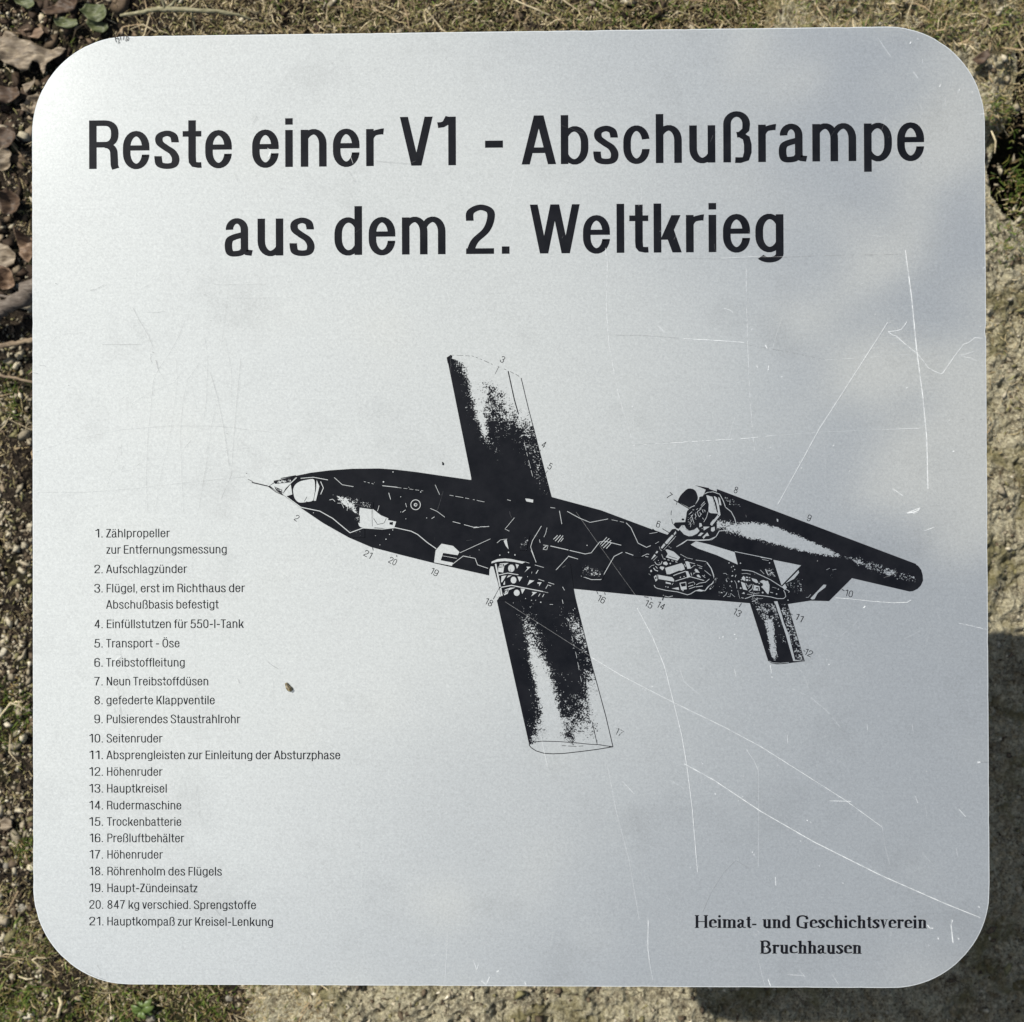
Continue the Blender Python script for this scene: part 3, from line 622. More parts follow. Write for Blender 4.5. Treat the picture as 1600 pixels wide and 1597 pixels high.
# gaps between the tube, the body and the tail
Wp(R7, '527,740 582,705 720,738 985,818 1018,948 800,850 600,780'); Wp(R8, '415,446 620,487 476,636'); Wl(R7, '985,812 1370,890', .9)
Wp(R8, '478,645 600,522 605,540 520,645 500,668'); Kl(R8, '618,490 474,638', .8); Wp(R8, '688,730 785,628 805,630 798,648 742,690 718,735 700,738'); Kl(R8, '668,728 788,620', 1.0)
speck(R8, '500,620 620,560 690,690 540,700', .80); speck(R8, '800,510 880,505 870,610 800,600', .9); Wl(R8, '655,722 672,722 690,700', .5); Wl(R8, '805,520 830,508', .5); Wl(R8, '850,520 878,514', .5)
speck(R8, '60,540 120,500 110,700 0,730', .80); speck(R8, '0,640 100,640 100,730 0,720', .76); speck(R8, '350,510 420,500 430,580 370,570', .62); speck(R8, '250,640 330,740 320,790 250,780', .7)

# combustion chamber cutaway
Kp(E1, '700,540 725,470 760,400 808,340 860,290 908,245 960,215 1020,212 1080,225 1120,248 1150,280 1175,325 1190,380 1203,430 1200,480 1130,620 990,700 930,660'); Kl(E1, '600,490 990,720', 1.3)
smooth(E1, '990,720 1130,620 1230,480 1240,430 1330,405 1420,440 1460,600 1450,780 1350,1050 1200,1180 1110,1250 1000,1255 930,1180 890,1060 915,900 930,790', 1.0)
Kp(E1, '590,1110 640,1060 900,1050 950,1100 800,1130 720,1220 660,1200'); Kl(E1, '548,760 537,820 535,880', .7, 4); Kl(E1, '545,970 575,1095', .7); Kl(E1, '685,540 665,620', .6); dot(E1, 830, 985, 2.2, 1, 1.6)
Kp(E1, '430,1385 560,1230 640,1215 760,1300 900,1400 900,1597 200,1597')
Wl(R7, '670,215 700,197 760,190 830,215 868,285 890,350 950,398 985,465 1003,530 945,588 825,598 790,658 720,688 600,692 490,692 385,760', 1.1)
Wp(R7, '690,225 750,236 775,300 800,400 822,418 735,412 712,396 716,320'); Wp(R7, '762,226 800,252 822,330 838,430 748,545 730,530 802,440 815,415 795,310'); Wp(R7, '815,242 833,260 848,330 826,328'); Kl(R7, '765,280 785,400', .5, 2); dot(R7, 817, 437, .9, 1)
Kp(R7, '670,215 720,195 790,205 800,235 740,240'); Wp(R7, '990,560 1010,545 1030,550 1010,600 960,590')
Wp(E1, '800,1130 870,1130 910,1210 1000,1270 1110,1240 1185,1185 1245,1270 1180,1340 1060,1400 975,1405 860,1360 730,1220'); Kl(E1, '810,1130 840,1190', .5); Kl(E1, '900,1235 985,1262', .5)
for s_ in ('1240,1075 1290,1080 1312,1150 1240,1182', '1340,1165 1500,1165 1350,1262', '1200,1395 1280,1312 1345,1325 1270,1398', '1318,1425 1440,1308 1485,1390 1400,1400 1345,1472', '1535,1190 1620,1165 1630,1250 1580,1292 1530,1272', '1515,1080 1590,985 1640,1010 1560,1132',
           '600,1350 650,1268 665,1322 612,1382', '378,1562 560,1365 604,1392 440,1595'): Wp(E1, s_)
Wl(E1, '470,1597 655,1400', .5); Wl(E1, '1000,695 1060,665 1130,640', .9); Wl(E1, '1350,1050 1420,930 1455,800', .8); Kl(E1, '320,1215 490,1318', 1.0); dot(E1, 1300, 1215, 1.4, 1); dot(E1, 1310, 1212, .6)
for s_ in ('1280,640 1370,540', '1250,722 1390,580', '980,860 1060,790', '1020,945 1080,870', '1060,920 1080,1000 1110,1080', '1130,850 1160,900 1130,960', '1000,1045 1030,1100 1018,1175', '1190,790 1210,870 1240,920', '1240,920 1300,840', '1190,790 1290,715', '1310,740 1335,815', '1345,745 1382,760 1380,800', '1320,945 1345,985', '1070,745 1110,745', '1030,1000 1045,1050', '1250,800 1275,860', '1165,740 1205,712'): Wl(E1, s_, .8)
for i in range(26):
    r = random.Random(i + 50); a, b = r.uniform(950, 1160), r.uniform(800, 1120); dot(E1, a, b, r.uniform(.25, .6))

# fuel control bay
Wl(E2, '175,1080 200,1130 250,1155 450,1200 700,1232 930,1300 1000,1280 1110,1212 1200,1182 1330,1212', 1.0); Wl(E2, '1370,560 1470,700 1520,840 1548,960 1500,1040 1400,1120 1335,1205', 1.5)
speck(E2, '1540,850 1620,900 1600,1080 1520,1060', .6, 6); Wp(E2, '1110,1212 1200,1172 1330,1205 1250,1225'); speck(E2, '1350,1200 1450,1080 1600,1080 1450,1200', .62)
Wl(E2, '770,375 920,462 1050,490', .6, 6); Wl(E2, '1120,510 1360,545', .7); Wl(E2, '680,210 830,130 930,55 1080,70 1300,65 1480,50 1550,0', .9)
for s_ in ('430,275 480,268 620,320 765,450 705,528 440,448 485,370', '108,492 180,378 216,410 125,492', '203,350 235,303 268,320 235,362', '385,560 450,545 492,600 450,632 378,602', '298,690 320,655 402,665 402,700 360,742',
           '425,690 800,580 842,620 872,720 800,752 740,750 530,832 460,832', '880,545 930,538 972,560 1012,700 930,712', '1060,840 1108,708 1150,720 1212,800 1120,790', '1140,850 1190,843 1242,912 1160,896', '878,758 945,768 995,880 930,922 900,800',
           '240,840 580,900 627,950 632,1002 268,940', '168,890 220,848 252,960 210,1002', '438,1003 550,1030 560,1062 438,1042', '572,1155 730,1128 742,1192', '750,1030 900,1003 917,1172 790,1194', '88,740 120,733 127,780 90,784', '325,228 400,128 432,170 355,252', '418,112 520,-5 592,-5 450,152'): Wp(E2, s_)
Kl(E2, '500,415 590,450 690,475', .8); Kp(E2, '770,1047 888,1025 895,1100 800,1117'); Kp(E2, '1080,770 1110,745 1115,790 1080,810'); dot(E2, 212, 920, 1.3, 1, 1.8); Kl(E2, '255,845 280,935', .7); Kl(E2, '840,600 880,720', .8)
for s_, w_ in (('155,522 245,430', .6), ('290,205 310,270 350,300', .6), ('345,380 382,470', .6), ('190,550 220,600 270,622 330,600 355,540', 1.0), ('1000,702 1090,630 1112,640', .7), ('960,560 1100,595', .8), ('860,600 892,662', 1.0), ('1150,620 1270,665', .7), ('1190,685 1262,705', .8), ('1010,800 1030,862', 1.0), ('610,865 680,835 880,768', 1.2),
              ('655,990 930,902 1000,890 1310,975', 1.1), ('580,1075 610,1030', .7), ('950,1042 1070,1005 1100,1040 1090,1072', .7), ('950,1115 1060,1080', 1.0), ('970,1165 1110,1115', .9), ('1130,1075 1200,1035 1340,1015 1430,940', .9), ('1120,1120 1280,1100', 1.0), ('1270,860 1335,912', .8), ('1300,872 1330,848', .7), ('1320,745 1465,862', .7),
              ('60,690 110,640 180,620', .6), ('160,690 200,740 262,762', 1.3), ('205,650 252,702', .9), ('415,1330 500,1350 600,1325', .9), ('50,820 90,850', .5), ('395,272 640,10', .5), ('0,225 100,180', .7), ('200,140 285,92', .6), ('0,375 60,380', .9)): Wl(E2, s_, w_)
Wl(E2, '390,480 700,560', 1.1, 1)
for a, b, r in ((770, 902, .9), (855, 885, .8), (440, 1115, .8), (490, 1127, .9), (515, 212, .6), (555, 235, .6), (868, 500, .9), (540, 590, 1.2), (830, 1200, 1.0), (385, 1312, .6), (270, 520, .6), (290, 575, .6)): dot(E2, a, b, r)

# gyroscope bay
for s_, w_ in (('420,300 560,310 680,335 900,440 1070,520 1320,680 1500,782', 1.0), ('420,385 520,375 620,400', .6), ('510,600 560,680 600,640', .9), ('570,722 640,620', .9), ('680,620 662,720 580,790', 1.0), ('600,810 730,835 820,820', .6), ('540,850 650,862', .6), ('410,930 462,940', .9),
              ('490,950 560,930 650,890 750,872 900,885 1080,912 1230,950 1370,950 1420,900 1402,820 1370,760', 1.0), ('290,410 270,462', 1.0), ('255,540 300,620 310,720', .6), ('0,910 60,860 80,810', .8), ('90,900 150,910 170,830 260,910', .6), ('960,280 990,360 1020,412', 1.3), ('1020,410 1100,360 1180,450', .8), ('840,300 930,390', .6), ('850,15 980,30 1110,60', .8), ('880,60 1030,85', .6), ('0,380 50,375 90,410', .6), ('1110,690 1210,715', .4), ('1065,805 1130,820', .8), ('650,960 900,945', .4)): Wl(E4, s_, w_)
Wl(E4, '330,760 360,900 400,1000', .4, 4)
for s_ in ('418,480 460,433 502,480 492,552 430,520', '508,450 560,458 572,482 520,476', '513,508 567,508 567,552 513,548', '638,483 760,518 797,585 750,597 668,550', '828,570 860,540 910,528 970,550 1012,545 1050,640 1046,760 1022,852 990,830 920,740 858,682 900,652 900,610', '398,563 490,600 522,700 552,762 450,740', '698,640 822,668 832,772 678,762', '420,835 470,800 490,845'): Wp(E4, s_)
Kp(E4, '738,690 800,690 812,760 790,770 760,745 740,760'); Wp(E4, '745,720 785,715 785,760 740,765')
for a, b, r in ((350, 560, 1.4), (395, 712, 1.3), (895, 812, 1.4), (815, 605, 1), (1250, 735, .9), (1210, 845, 1.1), (130, 140, .9), (230, 215, .9), (185, 235, .8), (258, 290, .9), (210, 330, .7), (210, 430, 1.1), (190, 560, 1.1), (155, 665, .9), (190, 770, .8), (390, 145, 1), (410, 520, .8), (600, 475, .9), (600, 535, 1.0), (1050, 140, .9), (1470, 985, .9)): dot(E4, a, b, r)

# wing spar
Kp(E3, '150,240 1500,240 1560,690 1600,900 186,896 250,820'); Wp(E3, '50,475 57,340 80,285 140,290 260,820 180,840')
Kl(E3, '118,240 240,680', 1.1); Wl(E3, '165,240 205,450 245,650', 2.4); Wl(E3, '252,670 278,812', 2.4); Kl(E3, '240,655 120,872', .8)
for s_ in ('88,232 95,200 200,155 330,143 450,155 560,180 700,205 640,237 500,207 330,190 200,202', '215,290 240,235 400,223 320,270 300,397 208,380', '520,240 582,260 545,327', '715,290 792,295 680,392 735,322', '263,572 270,460 362,445 290,560', '330,540 332,612 298,612', '365,492 390,450 455,445',
           '555,465 642,475 590,558', '770,530 857,540 733,622', '908,570 987,570 940,642 945,590 920,602', '303,770 330,700 430,665 520,663 400,710 380,772 320,802', '610,680 692,685 640,777', '810,740 907,745 798,822 832,770'): Wp(E3, s_)
for a, b, r, q in ((445, 320, 5.2, 6), (485, 530, 4.6, 5.4), (542, 757, 4.7, 5.0), (395, 35, 1, 1), (240, 85, .9, .9), (510, 80, .8, 1.4), (700, 860, .7, .7), (805, 890, .9, .6), (880, 890, .6, .6), (970, 925, 1.1, .9), (735, 470, .6, .6)): dot(E3, a, b, r, 0, q)
Kl(E3, '425,330 432,395', .6); Kl(E3, '360,450 270,600', 1.0); speck(E3, '220,250 320,245 300,300 220,310', .35, 5); speck(E3, '310,720 400,690 380,740 310,780', .35, 5)
for s_, w_ in (('700,208 765,226', .6), ('865,260 1025,305', .7), ('800,0 890,215', .9), ('1240,350 1450,130', .7), ('1460,100 1600,145', .9), ('925,350 885,415', 1.1), ('215,440 380,405 570,435', 1.3), ('1100,610 1060,682', .9), ('1110,620 1155,635', .9), ('258,660 450,625 1010,735', 1.4), ('1010,735 1105,757', .5), ('960,770 930,822', .9), ('1030,780 1000,832', .9), ('1130,965 1190,965', .6), ('1360,650 1395,712', .8), ('1355,880 1370,950', .8), ('815,380 805,410', .6)): Wl(E3, s_, w_)
Wl(E3, '930,515 1210,605', .8, 4)

# nose and warhead
nose = pts(F3, '168,236 215,208 330,182 262,255 240,282 200,262')
D.poly(nose, 0.0); speck(F3, '190,205 330,180 300,215 200,225', .55, 8)
Kl(F3, '55,215 150,237', 1.5); Kl(F3, '30,195 60,210', .7, 2); Kl(F3, '150,235 205,275 250,295', 1.0); dot(F3, 22, 160, .6, 1); Kl(F3, '235,190 330,172', 1)
smooth(F3, '738,346 800,352 810,400 818,450 822,498 770,499 728,490 717,440 722,390', 0.0); speck(F3, '725,325 815,338 812,385 722,372', .62, 6)
smooth(F3, '312,262 325,232 355,210 400,199 442,197 450,245 446,290 436,328 395,338 350,340 322,312', 0.0)
for s_ in ('460,200 477,240 455,330 440,330 456,262', '250,285 298,227 308,290 272,302', '810,380 860,420 908,440 890,502 820,497', '905,450 957,460 945,497 888,502', '1203,640 1240,598 1312,612 1352,650 1340,670 1250,656 1235,702 1312,717 1305,737 1193,715'): Wp(F3, s_)
Kl(F3, '815,440 840,478 880,470 895,440', .8); Kp(F3, '915,465 938,462 935,482 915,478'); Kl(F3, '805,390 808,490', .6); Kl(F3, '382,335 400,305', .8); dot(F3, 398, 340, 1.5, 1); Kl(F3, '448,200 455,250 440,330', .8)
speck(F3, '530,280 735,312 722,440 600,330', .38, 14); speck(F3, '195,240 245,262 240,285 205,262', .5, 5); speck(F3, '640,500 760,500 760,560 680,560', .85, 6); speck(F3, '690,430 730,420 730,470 700,460', .5, 5)
for s_, w_ in (('335,185 265,250 245,285 360,370 480,395 560,440 668,530 750,500 870,507 950,498 1050,520 1090,540 1150,590 1207,630', 1.25), ('360,190 440,183 530,200', 1.0), ('485,210 502,250 485,290', 1.2), ('540,325 560,320 575,335', .9), ('590,320 630,322 655,360 650,392', .7), ('590,345 615,345 630,375', .7), ('870,236 965,246', 1.0), ('570,185 620,230 690,242', .8), ('910,280 922,322', .9), ('1200,230 1228,292', .7),
              ('1170,378 1210,395 1260,432', .7), ('995,402 1015,387', .8), ('1178,442 1196,430', .8), ('1355,655 1545,568', .7), ('1310,725 1375,675 1450,690 1465,730 1530,752', .9), ('1235,672 1335,690', .6), ('1015,345 1022,370', .7), ('850,360 840,395', .7)): Wl(F3, s_, w_)
for s_, w_, d in (('755,210 815,225', .6, 2), ('965,247 1125,268', .5, 3), ('1290,295 1400,315 1520,340', .6, 4), ('1310,460 1440,495 1540,490', .8, 9)): Wl(F3, s_, w_, d)
D.strip(*(lambda p: outline(p, 1.1 * PX, 1.1 * PX, True))([on_plate(*F3(1078 + 30 * math.cos(a * math.pi / 10), 355 + 31 * math.sin(a * math.pi / 10))) for a in range(20)]), [0.0] * 21)
dot(F3, 1078, 355, 2.8); dot(F3, 1079, 355, 1.7, 1); dot(F3, 1080, 356, .6)
for a, b, r in ((937, 150, .9), (877, 212, 1.2), (985, 400, .6), (1017, 443, .6), (1147, 437, .7), (935, 512, .8), (915, 540, .7), (893, 570, .9), (855, 605, .6), (440, 405, .6), (1110, 275, .9), (985, 305, .7), (1475, 637, .5), (800, 480, .5)): dot(F3, a, b, r)

# tank section
for s_ in ('430,208 460,210 497,218 495,242 440,232', '250,560 275,548 292,632 268,602'): Wp(R5, s_)
for s_, w_ in (('640,283 680,288', .7), ('280,218 310,226', .7), ('715,310 735,420', .9), ('780,315 880,370 970,407 1120,378', .9), ('1270,410 1310,450 1370,580 1440,615 1475,600', 1.0), ('1465,500 1530,490', .7), ('340,368 262,462 298,480', .7), ('195,578 225,552 280,545', .7), ('565,437 490,560 475,610 520,740', .9), ('612,450 600,500 585,530', .7),
              ('665,548 700,515', 1.1), ('680,562 725,513', 1.1), ('702,572 745,516', 1.1), ('725,567 748,538', 1.0), ('640,603 790,637', 1.1), ('800,640 930,670 980,660 1050,570 1090,562 1230,597', 1.0), ('690,800 790,690 870,712', .8), ('895,853 980,883 1060,883 1170,690 1240,655', 1.0), ('1265,657 1355,690', 1.0), ('1055,590 1110,530', 1.0), ('1065,605 1130,540', 1.2), ('1080,620 1145,555', 1.2), ('1105,625 1150,575', 1.2), ('580,625 610,600', 1.2), ('548,550 555,578', .8), ('1375,665 1400,690 1450,668', .8), ('1430,690 1455,695', .8), ('580,595 620,600 610,635 578,632', .8)): Wl(R5, s_, w_)
for s_, w_, d in (('1150,385 1270,410', .6, 3), ('0,452 130,440', .8, 7)): Wl(R5, s_, w_, d)
speck(R5, '890,735 1090,790 1080,880 900,860', .70, 10); speck(R5, '400,520 470,510 440,640 380,640', .80, 8); speck(R5, '1330,600 1400,600 1400,700 1330,700', .93, 4); dot(R5, 945, 598, .8)
# ticks of the callouts
for v_, s_, w_ in ((R5, '1025,980 1035,1003', .7), (R5, '1090,988 1095,1010', .7), (R5, '1420,1025 1455,1030', .9), (R5, '1475,1030 1480,1050', .6), (R5, '1578,1030 1570,1055', .7), (R7, '245,1290 232,1318', .7), (R7, '1055,1348 1030,1388', .7), (R8, '918,663 936,672', 1.0), (R8, '532,836 556,850', .8), (R8, '636,1112 648,1118', .8), (R7, '962,222 890,350', .7), (F3, '958,668 960,680', .7), (F3, '808,622 812,640', .7), (R8, '655,180 650,192', .5), (R7, '130,578 160,605', 2), (F3, '1245,88 1252,105', 1.6)): Kl(v_, s_, w_)
D.build('missile_drawing', M_ink, SIGN, label='black cutaway drawing of a winged flying bomb with its inner parts')

# little numbers round the drawing, turned about 30 degrees
NUMS = [('2', 463.8, 809.5, 33), ('21', 575, 866, 28), ('20', 613.8, 876.8, 28), ('19', 678.8, 893.8, 28), ('18', 764, 941, 28), ('16', 939.7, 936.3, 28), ('15', 1013.8, 944.2, 28), ('14', 1032.6, 946.3, 28), ('6', 1028.7, 819, 15), ('7', 1046, 774.8, 40),
        ('8', 1150, 765.6, 17), ('9', 1264.4, 809.4, 20), ('10', 1326.5, 927.2, 14), ('11', 1248.6, 965.2, 27), ('12', 1263.4, 1020, 27), ('13', 1151.9, 957, 28), ('3', 785.4, 561.6, 28), ('4', 849.8, 694.6, 28), ('5', 859.6, 728.4, 28), ('17', 967.5, 1144.3, 28)]
for txt, x, y, a in NUMS:
    pr = Print(z0=0.0006); cx, cy = on_plate(x, y); q = Print(); cap = 10.2 * PX
    typeset(q, F_note, txt, 0, (5.6 if len(txt) == 1 else 12.2) * PX, ((0, 0), 0), cap)
    ca, sa = math.cos(rad(-a)), math.sin(rad(-a)); w_ = (5.6 if len(txt) == 1 else 12.2) * PX
    q.v = [(cx + (vx - w_ / 2) * ca - (vy - cap / 2) * sa, cy + (vx - w_ / 2) * sa + (vy - cap / 2) * ca, vz) for vx, vy, vz in q.v]
    if txt == '17': q.t = [0.66] * len(q.t)
    q.build('callout_number', M_ink, SIGN)

# ------------------------------------------------------------------ scratches and dents
C = Print(z0=0.00052, dz=0.0000004)
def scr(view, s, w, tone, dash=None): line(view, s, w * .80, tone * (.58 if tone > 0 else .62), dash, C)
S1, S2, S3, S4 = Z(930, 370, 2.54), Z(900, 950, 2.4242), Z(40, 400, 3.9925), Z(1380, 480, 9.412)
scr(S1, '1230,55 1255,240 1275,450 1300,640 1315,800 1320,1000', 1.6, .95)
scr(S4, '345,215 300,285 260,330 180,350 70,362 130,410 185,425 320,545 495,685 560,760 660,895 750,945 850,985 880,960 1060,700 1180,545 1250,525 1345,450 1450,460', 1.1, .9)
scr(S4, '1340,645 1215,692 1125,700 1220,740 1290,750 1370,790', .8, .7); scr(S4, '1420,805 1465,850 1440,880', .7, .4)
scr(S1, '48,100 45,300 55,430 90,620 150,820', .9, .55, 5); scr(S1, '150,828 400,812 600,800 700,790', 1.0, .8, 9); scr(S1, '150,826 300,815 350,812', .8, -.6); scr(S1, '1150,765 1290,760', .9, .6); scr(S1, '700,790 900,775 1150,765', .7, .25)
scr(S1, '350,405 480,412 590,420', 1.1, .8); scr(S1, '60,390 200,392 330,402', .8, -.75); scr(S1, '600,428 750,455 910,487', .9, -.6, 5); scr(S1, '910,490 1100,478 1270,465', .8, .35, 6)
scr(S1, '598,70 600,250 605,430 612,600 625,790 632,850', .9, .55, 7); scr(S1, '1160,340 1070,480 980,620 890,760 830,870 780,960 725,1060', 1.2, .6); scr(S1, '250,85 500,88 740,82', .7, -.4); scr(S1, '740,82 900,75 1100,72 1225,70', .8, -.7, 12); scr(S1, '500,86 620,80 745,80', .8, .5)
scr(S1, '745,310 715,400 705,440', .8, .3); scr(S1, '555,710 530,800', .7, .3); scr(S1, '510,285 535,292 548,302', 1.2, .6); scr(S1, '250,355 278,382', 1.2, .5); scr(S1, '325,890 320,1010', .9, .2); scr(S1, '910,800 915,1000', .8, .15)
scr(S1, '1180,1000 1220,1028', 1.6, .5); scr(S1, '675,430 682,445', 1.5, .9); scr(S1, '688,512 686,530', 1.6, .9); scr(S1, '640,512 646,520', 1.4, .7)
scr(R8, '1395,102 1440,85 1495,62 1470,100 1440,105', 1.0, .95); scr(R8, '1400,104 1460,92 1490,70', 2.2, .9); scr(R8, '1520,235 1560,220 1600,205', 1.1, .8); scr(R8, '870,725 1000,735 1150,752 1300,762 1400,758 1425,742', 1.1, .8)
scr(R8, '1078,800 1090,785', 2.2, .95); scr(R8, '1305,275 1306,280', 1.8, .9)
scr(S2, '232,0 290,110 335,220 370,360 400,480 420,600 440,760 460,1000', 1.1, .75); scr(S2, '55,185 180,260 370,358 560,450 700,525 850,620 1020,728 1160,830', 1.1, .7); scr(S2, '410,590 520,650 700,770 900,885 1150,1010 1400,1120 1530,1172', 1.5, .85)
scr(S2, '960,730 1040,732', 1.0, .9); scr(S2, '690,600 692,800 690,980', .8, .28); scr(S2, '645,535 675,580 692,620', 1.0, .5); scr(S2, '480,1150 510,1080 560,1000 605,955 655,985', .9, -.5); scr(S2, '275,1180 270,1280 278,1333', 1.1, .6)
scr(S2, '1425,1180 1420,1200 1427,1268', 1.8, .95); scr(S2, '1330,1200 1340,1212 1352,1212', 2.0, .95); scr(S2, '1450,1250 1446,1254', 3.0, .95); scr(S2, '1370,1248 1372,1254', 2.4, .9); scr(S2, '1450,58 1500,68', 1.2, .8, 5); scr(S2, '1500,68 1555,82', 1.2, .6, 3); scr(S2, '1450,762 1480,796', 1.2, .7, 5); scr(S2, '1520,585 1530,583', 2.6, .9); scr(S2, '1532,583 1560,583', 1.0, -.7)
scr(S2, '755,1018 757,1058', 1.2, .8, 4); scr(S2, '735,215 740,245', 1.8, .8); scr(S2, '840,220 870,270 880,310', .8, .25); scr(S2, '820,305 890,340 950,390 1000,450', .8, .4, 12); scr(S2, '1155,800 1170,900 1190,980', .8, .25); scr(S2, '395,235 410,280 470,330', 1.0, .3); scr(S2, '915,95 1060,140', .7, .2); scr(S2, '1065,50 1000,110', .7, .25)
scr(S2, '120,600 130,650 150,760 200,950 240,1180', 1.4, .22); scr(S2, '355,650 410,685', 1.4, .25); scr(S2, '175,655 222,705', 1.4, .35); scr(S2, '600,230 606,260', 1.0, .5); scr(S2, '1285,712 1294,738', 1.1, .7); scr(S2, '1272,440 1276,470', 1.0, .5); scr(S2, '1440,910 1444,940', .9, .4); scr(S2, '1102,440 1104,465', .9, .5); scr(S2, '800,480 802,512', 1.1, .5)
for a, b in ((543, 112), (556, 110), (600, 100), (606, 118), (950, 195), (958, 212), (742, 262), (255, 305), (262, 310), (288, 298), (660, 404), (765, 596), (630, 715), (615, 730), (527, 702), (875, 803), (890, 812), (668, 925), (674, 935), (850, 882), (355, 1103), (1010, 1040), (60, 1120), (480, 588), (1327, 618), (1335, 1275), (690, 1225), (680, 1235), (922, 975), (1525, 1130)):
    x, y = S2(a, b); r = random.Random(a); scr(A0, f'{x-.8},{y} {x+r.uniform(.2,1.5)},{y+r.uniform(-1,1.5)}', r.uniform(1.2, 2.2), r.uniform(.6, .95))
for a, b in ((1527, 357), (1408, 690), (1405, 728), (1420, 852), (455, 870), (810, 895), (818, 918), (622, 370), (1540, 95), (1542, 125), (1110, 310), (1235, 600), (1170, 340), (148, 675), (740, 555), (945, 830), (1008, 932), (1058, 186), (1020, 160), (695, 838), (310, 298)):
    x, y = S1(a, b); r = random.Random(a); scr(A0, f'{x-.8},{y+.6} {x+r.uniform(.2,1.4)},{y-r.uniform(0,1.8)}', r.uniform(1.1, 2.0), r.uniform(.5, .9))
TRZ = Z(1370, 30, 7.985)
for s_, w_, q_ in (('10,240 90,360 175,480', 1.2, .5), ('455,665 510,745', 1.6, .6), ('410,310 422,288', 2.2, .95), ('780,850 790,818', 1.8, .9), ('1020,905 1028,875', 1.3, .9), ('1180,930 1188,905', 1.6, .8), ('495,250 520,255', 1.6, .5), ('565,500 570,570', 1.2, .25), ('845,980 860,1100', 1.2, .3), ('1265,1190 1345,1185', 1.2, .6), ('930,770 920,820', 1.2, .2), ('540,1060 570,1160', 1.2, .3)): scr(TRZ, s_, w_, q_)
dot_dark = ((1438.5, 254.8), (1467, 253), (1532, 655), (114, 84), (166, 93), (330, 501), (108, 602), (88, 443), (1504, 655), (355, 677))
for x, y in dot_dark: scr(A0, f'{x-.6},{y} {x+.8},{y+.5}', 1.4, -.9)
# fine dark grooves of the left half
for s_, w_, q_ in (('670,320 710,400 770,500 800,580', .9, -.5), ('755,352 810,354 872,346', .9, -.6), ('480,552 620,553 750,552', .8, -.6), ('785,610 780,640 790,665', 1.3, -.8), ('815,650 828,705', 1.1, -.8), ('790,600 805,605', 1.2, -.6), ('1000,400 960,500 900,610 830,710', .8, -.45), ('830,710 800,780 785,950 768,1100 755,1400 765,1597', .9, -.42), ('830,710 870,780 900,850', .8, -.3), ('970,735 930,790 780,850 670,920 660,950', .8, -.35), ('940,640 950,780 930,950 900,1150 850,1350 810,1597', .8, -.3),
                   ('1080,680 1015,770 985,900 968,1100 975,1350 990,1597', .9, -.38), ('1120,510 1140,620 1130,900 1115,1020', .9, -.38), ('1155,730 1200,880 1240,1080 1275,1330', 1.0, -.55), ('1345,640 1320,900 1300,1150 1285,1370 1220,1520', .9, -.45), ('1250,530 1285,700 1290,950', .8, -.35), ('1265,230 1240,450 1215,600', .8, -.3), ('1200,900 1160,1070 1130,1300 1080,1597', .9, -.35), ('405,215 440,208 495,180', 1.0, -.7), ('995,1198 1035,1150', 1.5, -.45),
                   ('60,1225 300,1145 600,1085 900,1060 1200,1062 1597,1108', .9, -.32), ('80,1475 400,1473 700,1450 1000,1415 1370,1378', .9, -.34), ('600,1180 540,1350 500,1480', .8, -.3), ('600,1345 850,1300', .8, -.25), ('90,682 120,684 130,695', .9, -.6), ('48,728 80,734', 1.2, -.8), ('85,1290 92,1420', 1.0, -.3), ('1180,180 1540,176', .8, -.35), ('1220,265 1597,262', .7, -.3), ('580,908 640,865', .8, -.35), ('1130,1230 1140,1180', 1.0, -.4), ('598,1170 600,1245', .9, -.5), ('600,1340 615,1308', 1.0, -.4), ('700,1308 718,1290', 1.0, -.4), ('1110,245 1150,230', .8, -.4),
                   ('700,50 690,200', .8, -.2), ('730,200 780,180 870,110', .7, -.25), ('230,490 370,478', .7, -.3), ('150,555 200,500', 1.2, -.2), ('1170,1220 1400,1200', .7, -.2)): scr(S3, s_, w_, q_)
TX = Z(120, 980, 4)
for s_, w_, q_ in (('1195,215 1225,240 1262,260', .9, -.6), ('1008,320 1015,345 1025,350', 1.1, -.6), ('1232,340 1228,480', .8, -.3), ('1068,168 1072,170', 1.2, -.8), ('235,20 260,100 300,250 340,370', .8, -.35), ('250,170 275,165 270,190 245,215', .8, -.6), ('285,180 250,235', 1.0, -.7), ('235,500 245,560 250,600', 1.2, -.4), ('268,480 280,540', 1.2, -.4), ('240,210 275,180', 2.0, .5), ('540,330 555,345', 1.8, .8), ('200,370 190,380', .9, -.6), ('370,380 410,520', .7, -.25)): scr(TX, s_, w_, q_)
